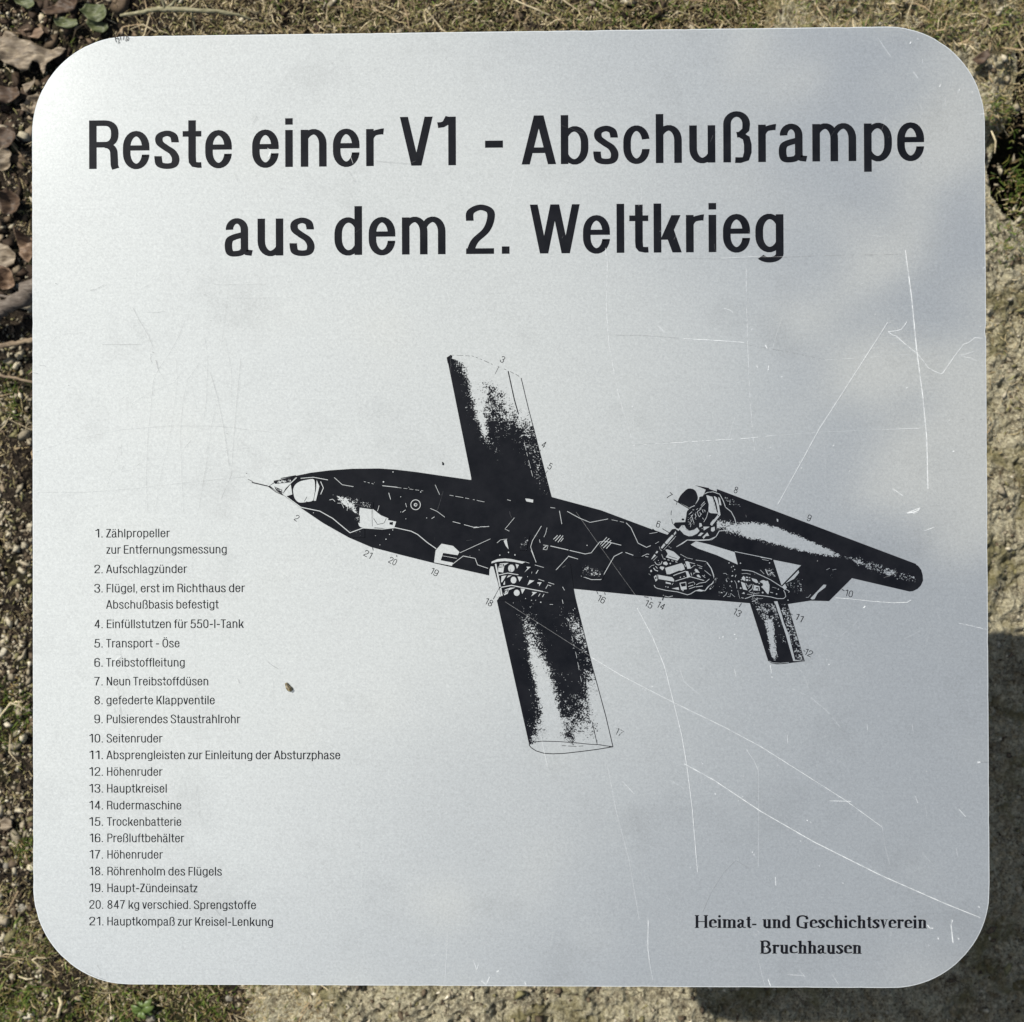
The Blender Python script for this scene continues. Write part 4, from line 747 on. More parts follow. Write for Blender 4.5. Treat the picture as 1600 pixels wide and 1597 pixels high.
for s_, w_, q_ in (('183,1060 190,1130 186,1145', 1.4, -.35), ('192,1070 196,1140', 1.2, -.25), ('325,1408 345,1430', 2.0, -.35), ('300,830 310,1210 306,1260', .8, -.2), ('311,1240 312,1280', .8, -.25), ('152,1507 157,1515 157,1524', 1.0, -.7), ('166,1512 167,1526', .8, -.4), ('135,1518 150,1526 165,1531', 1.1, -.7), ('580,1180 690,1186', .7, -.15), ('395,195 402,182', 1.0, -.6), ('588,252 612,254 640,256 650,252', 1.0, -.6), ('418,232 424,236 420,245', 1.6, .8), ('546,240 552,256', 1.0, .8), ('545,268 556,285', 3.0, -.18), ('366,270 372,282', 3.0, -.22), ('432,290 442,296', 3.5, -.14), ('565,285 552,283', 1.5, -.3), ('510,335 512,338', 3, -.12),
                   ('946,388 947,400', 1.2, .9), ('776,1140 772,1180', .8, .15), ('700,1455 695,1535', .8, .3), ('676,1494 684,1488', 1, .5), ('740,1500 745,1515 748,1505', 1.2, .6), ('752,1532 760,1538 765,1526', 1.6, .8), ('776,1518 780,1516', 2, .9), ('820,1534 822,1538', 2, .8), ('1195,1478 1198,1484', 1.4, .9), ('1200,1530 1204,1540', 2, .8), ('1230,1522 1256,1524', 1, .6), ('1248,1515 1258,1526', 1, .5), ('1185,1500 1195,1540', .9, .3), ('1300,1522 1310,1538', 1.2, .3), ('1012,1435 1014,1500 1020,1530', 1, .35), ('560,1170 566,1360 560,1530', .8, .15), ('300,600 308,640', .8, -.2), ('700,430 705,600', .6, .12), ('845,1150 856,1200', 1.6, .3), ('789,940 930,1030', .8, .35), ('900,800 935,850 1000,940', .8, .25)): scr(A0, s_, w_, q_)
r = random.Random(11)
for i in range(330):                                    # hairlines all over
    x, y = r.uniform(62, 1530), r.uniform(70, 1530); a = r.choice((r.gauss(1.2, .5), r.uniform(0, 3.14), r.gauss(1.9, .3))); L = r.expovariate(1 / 12) + 2
    right = x > 650 + r.uniform(-150, 150); x2, y2 = x + L * math.cos(a), y + L * math.sin(a); mx_, my_ = (x + x2) / 2 + r.gauss(0, L * .02), (y + y2) / 2 + r.gauss(0, L * .02)
    if not (60 < x2 < 1535 and 60 < y2 < 1535) or math.hypot(max(0, abs((x + 0) - 796) - 600), max(0, abs(y - 795) - 600)) > 125: continue
    scr(A0, f'{x},{y} {mx_},{my_} {x2},{y2}', r.uniform(.4, .8), r.uniform(.08, .28) * (1 if right else -1))
for i in range(150):                                    # pinprick dents on the right
    x, y = r.uniform(560, 1535), r.uniform(70, 1530)
    if math.hypot(max(0, abs(x - 796) - 600), max(0, abs(y - 795) - 600)) > 130: continue
    scr(A0, f'{x},{y} {x+r.uniform(.4,1.6)},{y-r.uniform(-1,1.6)}', r.uniform(.7, 1.3), r.uniform(.25, .8))
C.build('scratches', M_scr, SIGN, kind='stuff')
# scribbled grazes where the coat is gone, at the top left edge
G2 = Print(z0=0.0004)
TLZ = Z(30, 30, 7.985)
for s_ in ('1195,205 1205,260 1215,290', '1225,225 1250,260 1235,305 1262,290', '1262,215 1270,262', '1310,210 1300,262', '1320,190 1345,230 1325,275 1365,262', '1340,200 1372,240 1350,268', '1190,230 1235,250'): line(TLZ, s_, .8, 1.0, None, G2)
G2.build('edge_graze', M_ink, SIGN)

# ------------------------------------------------------------------ post under the sign
M_post, t = new_mat('galvanised_steel'); o_ = N(t, 'ShaderNodeOutputMaterial'); b = N(t, 'ShaderNodeBsdfPrincipled'); c = N(t, 'ShaderNodeTexCoord').outputs['Object']
vr = N(t, 'ShaderNodeTexVoronoi'); vr.inputs['Scale'].default_value = 60; t.links.new(c, vr.inputs['Vector'])
rp = ramp(t, [(0.0, (.30, .31, .32)), (1.0, (.45, .46, .47))]); t.links.new(vr.outputs['Color'], rp.inputs[0]); t.links.new(rp.outputs[0], b.inputs['Base Color'])
b.inputs['Metallic'].default_value = 1; b.inputs['Roughness'].default_value = .5; t.links.new(b.outputs[0], o_.inputs[0])
def box(name, x0, x1, y0, y1, z0, z1, mat, parent, bev=.002):
    bm = bmesh.new(); bmesh.ops.create_cube(bm, size=1)
    for v_ in bm.verts: v_.co = Vector(((x0 + x1) / 2 + v_.co.x * (x1 - x0), (y0 + y1) / 2 + v_.co.y * (y1 - y0), (z0 + z1) / 2 + v_.co.z * (z1 - z0)))
    bmesh.ops.bevel(bm, geom=bm.edges[:], offset=bev, segments=2, affect='EDGES')
    me = bpy.data.meshes.new(name); bm.to_mesh(me); bm.free(); me.materials.append(mat); o = bpy.data.objects.new(name, me); COL.objects.link(o); o.parent = parent; return o
box('mounting_plate', -.11, .11, -.11, .11, -.011, -.0032, M_post, SIGN)
box('post', -.03, .03, -.03, .03, -ZP - .1, -.0112, M_post, SIGN, .004)

# ================================================================== THE GROUND
def ground_mat(name, stops, pale, dark, rough=.9, scale=1.0, bstr=.6, bdist=.006, green=None, pl=(.52, .68)):
    m, t = new_mat(name); o_ = N(t, 'ShaderNodeOutputMaterial'); b = N(t, 'ShaderNodeBsdfPrincipled'); c = N(t, 'ShaderNodeTexCoord').outputs['Object']
    n1 = noise(t, c, 38 * scale, 8, .65); n2 = noise(t, c, 240 * scale, 6, .7); n3 = noise(t, c, 11 * scale, 5, .6, .5)
    vo = N(t, 'ShaderNodeTexVoronoi'); vo.inputs['Scale'].default_value = 130 * scale; t.links.new(mapping(t, c, (1, 1, 1)).outputs[0], vo.inputs['Vector'])
    r1 = ramp(t, stops); t.links.new(n1.outputs[0], r1.inputs[0])
    mxa = N(t, 'ShaderNodeMixRGB'); mxa.inputs['Color2'].default_value = (*pale, 1); t.links.new(r1.outputs[0], mxa.inputs['Color1'])
    t.links.new(mrange(t, n2.outputs[0], pl[0], pl[1], 0, .85).outputs[0], mxa.inputs[0])
    mxb = N(t, 'ShaderNodeMixRGB'); mxb.inputs['Color2'].default_value = (*dark, 1); t.links.new(mxa.outputs[0], mxb.inputs['Color1'])
    n4 = noise(t, c, 420 * scale, 3, .6); t.links.new(mrange(t, n4.outputs[0], .5, .66, 0, .8).outputs[0], mxb.inputs[0])
    last = mxb
    if green:
        mxc = N(t, 'ShaderNodeMixRGB'); mxc.inputs['Color2'].default_value = (*green, 1); t.links.new(mxb.outputs[0], mxc.inputs['Color1']); t.links.new(mrange(t, n3.outputs[0], .52, .62, 0, .75).outputs[0], mxc.inputs[0]); last = mxc
    t.links.new(last.outputs[0], b.inputs['Base Color']); b.inputs['Roughness'].default_value = rough; b.inputs['Specular IOR Level'].default_value = .2
    hh = math_(t, 'ADD', n2.outputs[0], math_(t, 'MULTIPLY', n1.outputs[0], 1.4).outputs[0]); hh = math_(t, 'ADD', hh.outputs[0], math_(t, 'MULTIPLY', vo.outputs['Distance'], .8).outputs[0])
    t.links.new(bump(t, hh.outputs[0], bstr, bdist).outputs[0], b.inputs['Normal']); t.links.new(b.outputs[0], o_.inputs[0]); return m
M_soil = ground_mat('shade_dark_soil', [(.3, (.010, .007, .005)), (.5, (.032, .023, .016)), (.7, (.08, .06, .04))], (.20, .16, .11), (.009, .007, .005), green=(.04, .042, .014), bstr=1.0, bdist=.012)  # dark soil, blackened all over to paint in the deep shade of the gaps
M_stone = ground_mat('lichened_concrete', [(.32, (.12, .10, .065)), (.43, (.27, .235, .165)), (.55, (.47, .425, .295)), (.68, (.29, .27, .215))], (.70, .645, .46), (.085, .068, .042), bstr=.9, bdist=.008, green=(.17, .15, .06), pl=(.47, .60))

PIT = at(1632, 252, 0.0)
def height_soil(x, y):
    q = PIT; r2 = ((x - q[0]) / .055) ** 2 + ((y - q[1]) / .085) ** 2
    r3 = ((x + .62) / .16) ** 2 + ((y - .48) / .22) ** 2
    return fbm(x, y, 3, 3, .5, 1) * .012 + fbm(x, y, 24, 5, .6, 2) * .013 - .13 * np.exp(-r2) - .02 * np.exp(-r3) - .15 * np.clip((x - .12) / .5, 0, 1)
def sheet(name, x0, x1, y0, y1, step, zf, mat):
    xs = np.arange(x0, x1 + step / 2, step); ys = np.arange(y0, y1 + step / 2, step); X, Y = np.meshgrid(xs, ys); Zz = zf(X, Y)
    V = np.stack([X.ravel(), Y.ravel(), Zz.ravel()], 1); nx, ny = len(xs), len(ys)
    I = np.arange(nx * ny).reshape(ny, nx); F = np.stack([I[:-1, :-1].ravel(), I[:-1, 1:].ravel(), I[1:, 1:].ravel(), I[1:, :-1].ravel()], 1)
    return V, F
def np_obj(name, V, F, mat, kind=None, parent=None, smooth=True):
    me = bpy.data.meshes.new(name); me.vertices.add(len(V)); me.vertices.foreach_set('co', V.astype(np.float32).ravel())
    k = F.shape[1]; me.loops.add(F.size); me.loops.foreach_set('vertex_index', F.astype(np.int32).ravel()); me.polygons.add(len(F)); me.polygons.foreach_set('loop_start', np.arange(0, F.size, k, dtype=np.int32)); me.polygons.foreach_set('loop_total', np.full(len(F), k, dtype=np.int32))
    me.update(calc_edges=True); me.validate(); me.materials.append(mat)
    if smooth: me.polygons.foreach_set('use_smooth', [True] * len(me.polygons))
    o = bpy.data.objects.new(name, me); COL.objects.link(o)
    if kind: o['kind'] = kind
    if parent: o.parent = parent
    return o
# one soil sheet: fine in the middle, stretched outwards to the far edge
def stretch(a):
    s_ = np.sign(a); b_ = np.abs(a); return np.where(b_ < .85, a, s_ * (.85 + (b_ - .85) * (1 + 14 * (b_ - .85))))
def soil_z(X, Y):
    return height_soil(X, Y)
V, F = sheet('soil', -1.6, 1.6, -1.6, 1.6, .005, lambda X, Y: X * 0, M_soil)
V[:, 0] = stretch(V[:, 0]); V[:, 1] = stretch(V[:, 1]); V[:, 2] = soil_z(V[:, 0], V[:, 1])
soil = np_obj('soil', V, F, M_soil, 'structure')

# the lichened concrete block that carries on under the sign to the right
ZS = 0.05
blk_px = [(1260, -200), (1450, -150), (1640, -90), (1634, 60), (1622, 130), (1596, 180), (1580, 225), (1588, 275), (1606, 306), (1636, 332), (1690, 380), (1810, 500), (1900, 1100), (1870, 1790), (1100, 1860), (330, 1790), (370, 1650), (385, 1590), (430, 1500), (600, 1150), (900, 700), (1200, 260)]
blk = [at(x, y, ZS) for x, y in blk_px]; BX = np.array([p.x for p in blk]); BY = np.array([p.y for p in blk])
def inside(X, Y, PX_, PY_):
    c_ = np.zeros(X.shape, bool); d = np.full(X.shape, 9.0); n_ = len(PX_)
    for i in range(n_):
        x0, y0, x1, y1 = PX_[i - 1], PY_[i - 1], PX_[i], PY_[i]
        cond = (y0 > Y) != (y1 > Y)
        with np.errstate(divide='ignore', invalid='ignore'):
            xi = (x1 - x0) * (Y - y0) / ((y1 - y0) if y1 != y0 else 1e-9) + x0
        c_ ^= cond & (X < xi)
        dx, dy = x1 - x0, y1 - y0; tt = np.clip(((X - x0) * dx + (Y - y0) * dy) / (dx * dx + dy * dy), 0, 1)
        d = np.minimum(d, np.hypot(X - x0 - tt * dx, Y - y0 - tt * dy))
    return np.where(c_, d, -d)
def block_z(X, Y):
    d = inside(X, Y, BX, BY) + fbm(X, Y, 9, 5, .6, 9) * .05 * np.clip((.3 - X) / .3, .2, 1)
    left = np.clip((X + .05) / .35, 0, 1)                       # gentle shoulder on the left, sheer on the right
    wdt = .12 * (1 - left) + .03 * left
    e = np.clip(d / wdt, 0, 1); e = 1 - (1 - e) ** 2.2
    top = ZS + .012 - .22 * np.clip(X - .2, -.1, .6) + fbm(X, Y, 4, 3, .5, 5) * .012
    rough_ = fbm(X, Y, 34, 3, .6, 6) * .013 + (1 - 2 * np.abs(fbm(X, Y, 90, 3, .6, 7))) * .0050 + fbm(X, Y, 200, 2, .6, 8) * .0042
    return np.where(d > -.01, (top + .05) * e - .05 + rough_ * np.clip(e * 1.5, 0, 1), -.06)
V, F = sheet('b', -.50, .90, -.90, .88, .0022, block_z, M_stone)
keep = (V[F][:, :, 2] > -.055).any(1); F = F[keep]
used = np.unique(F); remap = np.zeros(len(V), int); remap[used] = np.arange(len(used)); V = V[used]; F = remap[F]
stone = np_obj('concrete_block', V, F, M_stone)
tag(stone, 'rough lichen-covered concrete block lying under and to the right of the sign', 'concrete block')
def surf(x, y):
    x = np.asarray(x, float); y = np.asarray(y, float); return np.maximum(soil_z(x, y), block_z(x, y))

# ------------------------------------------------------------------ litter, moss and grit
def tint_mat(name, rough=.7, trans=0.0, spec=.25):
    m, t = new_mat(name); o_ = N(t, 'ShaderNodeOutputMaterial'); b = N(t, 'ShaderNodeBsdfPrincipled'); a = N(t, 'ShaderNodeAttribute', attribute_name='tint')
    c = N(t, 'ShaderNodeTexCoord').outputs['Object']; n_ = noise(t, c, 500, 3, .6); hv = N(t, 'ShaderNodeHueSaturation'); t.links.new(a.outputs['Color'], hv.inputs['Color']); t.links.new(mrange(t, n_.outputs[0], .3, .7, .65, 1.35).outputs[0], hv.inputs['Value'])
    t.links.new(hv.outputs[0], b.inputs['Base Color']); b.inputs['Roughness'].default_value = rough; b.inputs['Specular IOR Level'].default_value = spec
    if trans:
        tr = N(t, 'ShaderNodeBsdfTranslucent'); t.links.new(hv.outputs[0], tr.inputs[0]); mx = N(t, 'ShaderNodeMixShader'); mx.inputs[0].default_value = trans
        t.links.new(b.outputs[0], mx.inputs[1]); t.links.new(tr.outputs[0], mx.inputs[2]); t.links.new(mx.outputs[0], o_.inputs[0])
    else: t.links.new(b.outputs[0], o_.inputs[0])
    return m
M_litter = tint_mat('dry_plant_litter', .75, .15); M_moss = tint_mat('moss_leaf', .6, .3); M_grit = tint_mat('stone_grit', .9)
rs = np.random.RandomState(21)
def to_px(x, y, z):
    P = np.stack([x - CAMPOS.x, y - CAMPOS.y, z - CAMPOS.z], -1) @ np.array(CAMROT)
    return 800 + FPX * P[..., 0] / -P[..., 2], 798.5 - FPX * P[..., 1] / -P[..., 2]
def scatter(n, dens):
    """n candidate spots, thinned by a density that follows the ground's patches"""
    x = rs.uniform(-.80, .86, n); y = rs.uniform(-.84, .80, n); z = surf(x, y); px, py = to_px(x, y, z)
    open_ = (px < 75) | (px > 1520) | (py < 75) | (py > 1520) | ((px < 190) & ((py < 190) | (py > 1400)))
    k = rs.rand(n) < dens(px, py, x, y) * np.where(open_, 1, .12)
    return x[k], y[k], z[k], px[k], py[k]
def gs(px, py, cx, cy, sx, sy): return np.exp(-((px - cx) / sx) ** 2 - ((py - cy) / sy) ** 2)
patch = lambda x, y, f=16, s=31: np.clip(fbm(x, y, f, 3, .5, s) * 2.2 + .5, 0, 1)
def blades(name, x, y, z, length, width, lift, cols, seed, mat, label=None, bend=.35, up=0.0):
    r = np.random.RandomState(seed); n_ = len(x); a = r.uniform(0, 2 * np.pi, n_); L = length * r.lognormal(0, .45, n_); w_ = width * r.uniform(.6, 1.4, n_)
    el = np.clip(r.normal(up, lift, n_), -.25, 1.45); bd = r.normal(0, bend, n_)
    d1 = np.stack([np.cos(a) * np.cos(el), np.sin(a) * np.cos(el), np.sin(el)], 1); a2 = a + bd; e2 = el * .5 - .15
    d2 = np.stack([np.cos(a2) * np.cos(e2), np.sin(a2) * np.cos(e2), np.sin(e2)], 1)
    p0 = np.stack([x, y, z + width * .6], 1); p1 = p0 + d1 * L[:, None] * .5; p2 = p1 + d2 * L[:, None] * .5
    sd = np.stack([-np.sin(a), np.cos(a), r.normal(0, .5, n_)], 1) * w_[:, None] / 2
    V = np.concatenate([p0 - sd * .6, p0 + sd * .6, p1 - sd, p1 + sd, p2 - sd * .15, p2 + sd * .15], 1).reshape(n_, 6, 3)
    I = np.arange(n_)[:, None] * 6; F = np.concatenate([I + np.array([0, 1, 3, 2]), I + np.array([2, 3, 5, 4])], 0)
    o = np_obj(name, V.reshape(-1, 3), F, mat, 'stuff', None, False); ci = r.choice(len(cols), n_, p=[c_[1] for c_ in cols]); cc = np.array([c_[0] for c_ in cols])[ci] * r.uniform(.65, 1.3, (n_, 1))
    at_ = o.data.attributes.new('tint', 'FLOAT_COLOR', 'POINT'); at_.data.foreach_set('color', np.repeat(np.concatenate([cc, np.ones((n_, 1))], 1), 6, 0).astype(np.float32).ravel())
    return o
straw = [((.56, .47, .31), .16), ((.38, .31, .17), .28), ((.22, .17, .09), .26), ((.10, .07, .04), .14), ((.26, .25, .10), .16)]
# matted thatch along the top and the left
def d_thatch(px, py, x, y):
    top = np.clip((90 - py) / 30, 0, 1) * np.clip((px - 180) / 160, 0, 1) * .9
    left = np.clip((75 - px) / 10, 0, 1) * np.clip((py - 540) / 80, 0, 1) * .17 + np.clip((350 - px) / 60, 0, 1) * np.clip((py - 1330) / 80, 0, 1) * .6
    tl = np.clip((230 - px) / 40, 0, 1) * np.clip((420 - py) / 60, 0, 1) * .12
    right = np.clip((px - 1380) / 80, 0, 1) * np.clip((230 - py) / 60, 0, 1) * .6 + np.clip((px - 1500) / 10, 0, 1) * np.clip((820 - py) / 200, 0, 1) * .10 * (1 - np.clip((310 - py) / 60, 0, 1))
    bot = np.clip((py - 1520) / 10, 0, 1) * np.clip((560 - px) / 160, 0, 1) * .6
    mz = gs(px, py, 10, 1600, 90, 90) + gs(px, py, 250, 1590, 90, 45) + gs(px, py, 20, 1125, 22, 40)
    return np.clip(top + left + tl + right + bot, 0, 1) * (1 - .8 * np.clip(mz, 0, 1)) * np.maximum(.25 + .75 * patch(x, y), .8 * (py < 80))
x, y, z, px, py = scatter(520000, d_thatch)
o = blades('dry_thatch', x, y, z, .0075, .0010, .55, straw, 1, M_litter, up=.35); tag(o, 'matted dry straw and needles covering the ground along the top edge', 'litter')
k_ = (rs.rand(len(x)) < .014) & ~((px > 1500) & (py > 150) & (py < 360))
o = blades('dead_grass', x[k_], y[k_], z[k_] + .004, .028, .0014, .25, [((.55, .46, .30), .5), ((.38, .28, .17), .5)], 2, M_litter, up=.1, bend=.6); tag(o, 'loose pale dead grass stalks lying on the moss', 'grass')
def d_moss(px, py, x, y):
    m_ = gs(px, py, 20, 1600, 90, 90) * 1.2 + gs(px, py, 270, 1590, 110, 60) + gs(px, py, 20, 1125, 26, 45) + gs(px, py, 12, 610, 20, 40) * .7 + gs(px, py, 40, 1330, 14, 18) + .35 * gs(px, py, 1450, 20, 200, 40) + .25 * gs(px, py, 900, 10, 400, 60) + gs(px, py, 1590, 300, 22, 40) * .9 + gs(px, py, 1575, 395, 16, 28) * .8 + gs(px, py, 30, 1480, 60, 60) * .3 + gs(px, py, 1560, 175, 20, 25) * .5
    return np.clip(m_, 0, 1) * (.2 + .8 * patch(x, y, 26, 40))
x, y, z, px, py = scatter(450000, d_moss)
o = blades('moss', x, y, z + .001, .0080, .0012, .4, [((.085, .14, .022), .3), ((.15, .21, .04), .3), ((.22, .21, .055), .2), ((.24, .17, .07), .2)], 3, M_moss, up=.95); tag(o, 'green and olive moss cushions on the soil below the sign', 'moss')
def crumbs(name, x, y, z, size, cols, seed, mat, flat=.6):
    r = np.random.RandomState(seed); n_ = len(x)
    base = np.array([(0, 0, 1), (.94, 0, .1), (.25, .9, .05), (-.8, .5, .1), (-.75, -.6, .05), (.3, -.9, .1), (.05, .05, -.7)])
    Fb = np.array([(0, 1, 2), (0, 2, 3), (0, 3, 4), (0, 4, 5), (0, 5, 1), (6, 2, 1), (6, 3, 2), (6, 4, 3), (6, 5, 4), (6, 1, 5)])
    B_ = base[None] * (1 + r.normal(0, .34, (n_, 7, 1))) * np.stack([r.uniform(.6, 1.7, n_), np.ones(n_), np.ones(n_)], -1)[:, None, :]; s_ = size * r.lognormal(0, .5, n_); B_ = B_ * s_[:, None, None] * np.array([1, 1, flat])
    a = r.uniform(0, 6.28, n_); ca, sa = np.cos(a)[:, None], np.sin(a)[:, None]; X_ = B_[..., 0] * ca - B_[..., 1] * sa * .75; Y_ = B_[..., 0] * sa + B_[..., 1] * ca * .75
    V = np.stack([X_ + x[:, None], Y_ + y[:, None], B_[..., 2] + z[:, None] + s_[:, None] * .25], -1).reshape(-1, 3); F = (np.arange(n_)[:, None, None] * 7 + Fb[None]).reshape(-1, 3)
    o = np_obj(name, V, F, mat, 'stuff', None, False); ci = r.choice(len(cols), n_, p=[c_[1] for c_ in cols]); cc = np.array([c_[0] for c_ in cols])[ci] * r.uniform(.7, 1.25, (n_, 1))
    at_ = o.data.attributes.new('tint', 'FLOAT_COLOR', 'POINT'); at_.data.foreach_set('color', np.repeat(np.concatenate([cc, np.ones((n_, 1))], 1), 7, 0).astype(np.float32).ravel()); return o
def d_grit(px, py, x, y):
    return np.clip(np.clip((75 - px) / 10, 0, 1) * 1.0 * np.clip((py - 420) / 200, .3, 1) + np.clip((py - 1520) / 10, 0, 1) * .20 * np.clip((1250 - px) / 100, .15, 1) + np.clip((px - 1500) / 10, 0, 1) * .12 + np.clip((60 - py) / 10, 0, 1) * .18, 0, 1) * (.2 + .8 * patch(x, y, 30, 50))
x, y, z, px, py = scatter(230000, d_grit)
o = crumbs('grit', x, y, z, .0021, [((.29, .25, .18), .34), ((.42, .375, .28), .22), ((.10, .075, .05), .28), ((.58, .53, .42), .03), ((.20, .18, .09), .13)], 4, M_grit); tag(o, 'fine stone grit and soil crumbs strewn round the sign', 'grit')
def d_frag(px, py, x, y): return np.clip(gs(px, py, 60, 150, 130, 260) + gs(px, py, 25, 430, 40, 40) * .7 + .12 * gs(px, py, 30, 1300, 60, 250) + .10 * gs(px, py, 600, 10, 600, 50), 0, 1)
x, y, z, px, py = scatter(30000, d_frag)
o = crumbs('leaf_crumbs', x, y, z, .0048, [((.16, .115, .075), .3), ((.27, .215, .15), .12), ((.055, .036, .024), .54), ((.48, .41, .30), .04)], 5, M_litter, .13); tag(o, 'broken brown leaf crumbs, darkened as if shaded, at the upper left', 'litter')  # mostly dark browns: the shade between the leaves is put into their colour

# ------------------------------------------------------------------ single leaves, twigs, stones, sprout
def leaf_mat(name, a, b_, c_, rough=.6):
    m, t = new_mat(name); o_ = N(t, 'ShaderNodeOutputMaterial'); b = N(t, 'ShaderNodeBsdfPrincipled'); c = N(t, 'ShaderNodeTexCoord').outputs['Object']
    n1 = noise(t, mapping(t, c, (60, 260, 60), (0, 0, .5)).outputs[0], 1, 6, .6, .6); r1 = ramp(t, [(.3, a), (.52, b_), (.72, c_)]); t.links.new(n1.outputs[0], r1.inputs[0]); t.links.new(r1.outputs[0], b.inputs['Base Color'])
    b.inputs['Roughness'].default_value = rough; t.links.new(bump(t, n1.outputs[0], .6 if name != 'fresh_green' else .1, .002 if name != 'fresh_green' else .0003).outputs[0], b.inputs['Normal'])
    tr = N(t, 'ShaderNodeBsdfTranslucent'); t.links.new(r1.outputs[0], tr.inputs[0]); mx = N(t, 'ShaderNodeMixShader'); mx.inputs[0].default_value = .15
    t.links.new(b.outputs[0], mx.inputs[1]); t.links.new(tr.outputs[0], mx.inputs[2]); t.links.new(mx.outputs[0], o_.inputs[0]); return m
M_tan = leaf_mat('withered_tan_leaf', (.085, .062, .042), (.23, .18, .125), (.42, .345, .25)); M_brown = leaf_mat('withered_brown_leaf', (.035, .022, .014), (.085, .052, .032), (.16, .105, .065))
M_rust = leaf_mat('rusty_leaf', (.07, .042, .026), (.20, .13, .085), (.36, .26, .18)); M_green = leaf_mat('ivy_green', (.04, .052, .018), (.10, .118, .045), (.20, .21, .12), .5)
def leaf(name, px_pts, mat, label, cat, z0=.018, rise=.02, wave=.010, seed=0, vein=None, tilt=(0, 0)):
    """leaf blade traced on the ground plane, then cupped, waved and given its thickness"""
    zs = surf(*[np.array([at(*p, z0)[k] for p in px_pts]) for k in (0, 1)]).max() + .004
    P = [at(x_, y_, zs + rise * .5) for x_, y_ in px_pts]; cx = sum(p.x for p in P) / len(P); cy = sum(p.y for p in P) / len(P)
    bm = bmesh.new(); vs_ = [bm.verts.new((p.x - cx, p.y - cy, 0)) for p in P]; bm.faces.new(vs_)
    bmesh.ops.triangulate(bm, faces=bm.faces[:])
    for _ in range(3): bmesh.ops.subdivide_edges(bm, edges=[e for e in bm.edges if e.calc_length() > .003], cuts=1, use_grid_fill=False); bmesh.ops.triangulate(bm, faces=[f for f in bm.faces if len(f.verts) > 3])
    R_ = max(math.hypot(p.x - cx, p.y - cy) for p in P)
    for v_ in bm.verts:
        x_, y_ = v_.co.x, v_.co.y; rr = math.hypot(x_, y_) / R_
        v_.co.z = rise * rr * rr + tilt[0] * x_ + tilt[1] * y_ + wave * float(fbm(np.array(x_ + seed), np.array(y_ + seed), 38, 3, .5, seed)) + .0015 * math.sin(420 * (x_ * .5 + abs(y_)))
    bmesh.ops.recalc_face_normals(bm, faces=bm.faces[:])
    me = bpy.data.meshes.new(name); bm.to_mesh(me); bm.free(); me.materials.append(mat); me.polygons.foreach_set('use_smooth', [True] * len(me.polygons))
    zmin = min(v_.co.z for v_ in me.vertices)
    o = bpy.data.objects.new(name, me); COL.objects.link(o); o.location = (cx, cy, zs - zmin * .5); md = o.modifiers.new('thickness', 'SOLIDIFY'); md.thickness = .0005
    return tag(o, label, cat)
leaf('oak_leaf', [(-70, 62), (-40, 42), (-18, 52), (0, 55), (10, 48), (22, 52), (30, 60), (46, 62), (58, 70), (76, 74), (90, 72), (104, 76), (92, 84), (82, 92), (74, 98), (70, 108), (68, 117), (62, 108), (58, 96), (50, 94), (42, 105), (30, 108), (18, 100), (4, 96), (-10, 84), (-30, 98), (-60, 92), (-50, 76)], M_tan, 'large pale withered oak leaf with pointed lobes at the upper left corner of the sign', 'leaf', rise=.016, seed=3)
leaf('dead_leaf', [(28, 46), (45, 42), (66, 44), (72, 54), (60, 60), (44, 56), (34, 54)], M_rust, 'small curled tan leaf lying on top of the large oak leaf', 'leaf', z0=.03, rise=.012, seed=5, tilt=(.1, .3))
leaf('dead_leaf', [(66, 18), (80, 5), (98, -12), (130, -14), (124, 4), (110, 14), (90, 20), (74, 26)], M_brown, 'dark brown leaf at the top edge beside the green ivy', 'leaf', rise=.018, seed=8)
leaf('dead_leaf', [(34, 132), (46, 128), (56, 121), (52, 134), (46, 140), (41, 147), (37, 140)], M_tan, 'tiny grey-tan leaf piece shaped like a triangle, left of the sign corner', 'leaf', z0=.02, rise=.006, wave=.003, seed=9)
leaf('dead_leaf', [(32, 164), (44, 150), (58, 146), (66, 152), (62, 166), (50, 176), (36, 174)], M_tan, 'rounded tan leaf half under the sign edge, below the tiny triangular piece', 'leaf', z0=.02, rise=.012, seed=12)
leaf('dead_leaf', [(-40, 385), (-10, 378), (14, 384), (26, 398), (22, 412), (8, 420), (-20, 424), (-44, 410)], M_tan, 'pale flat leaf at the left edge above the grey branch', 'leaf', rise=.008, seed=14)
leaf('dead_leaf', [(24, 380), (34, 360), (46, 372), (60, 376), (62, 400), (48, 412), (36, 406), (28, 396)], M_rust, 'crumpled rusty leaf at the left edge of the sign above the branch', 'leaf', rise=.022, wave=.02, seed=16)
leaf('dead_leaf', [(-12, 424), (4, 416), (20, 422), (28, 434), (18, 448), (2, 452), (-14, 444)], M_rust, 'crumpled light brown leaf just above the left end of the grey branch', 'leaf', rise=.02, wave=.018, seed=18)
leaf('dead_leaf', [(-30, 140), (0, 132), (30, 138), (34, 152), (10, 160), (-20, 158)], M_brown, 'dark shaded leaf below the large oak leaf at the left edge', 'leaf', rise=.012, seed=20)
leaf('dead_leaf', [(-30, 200), (4, 196), (22, 205), (26, 222), (8, 232), (-20, 226)], M_brown, 'dark brown leaf at the left edge, halfway between oak leaf and rusty leaf', 'leaf', rise=.014, seed=22)
leaf('dead_leaf', [(-8, 238), (10, 230), (20, 240), (16, 262), (2, 268), (-10, 256)], M_tan, 'small pale leaf fragment at the left edge under a dark brown leaf', 'leaf', z0=.02, rise=.008, seed=24)
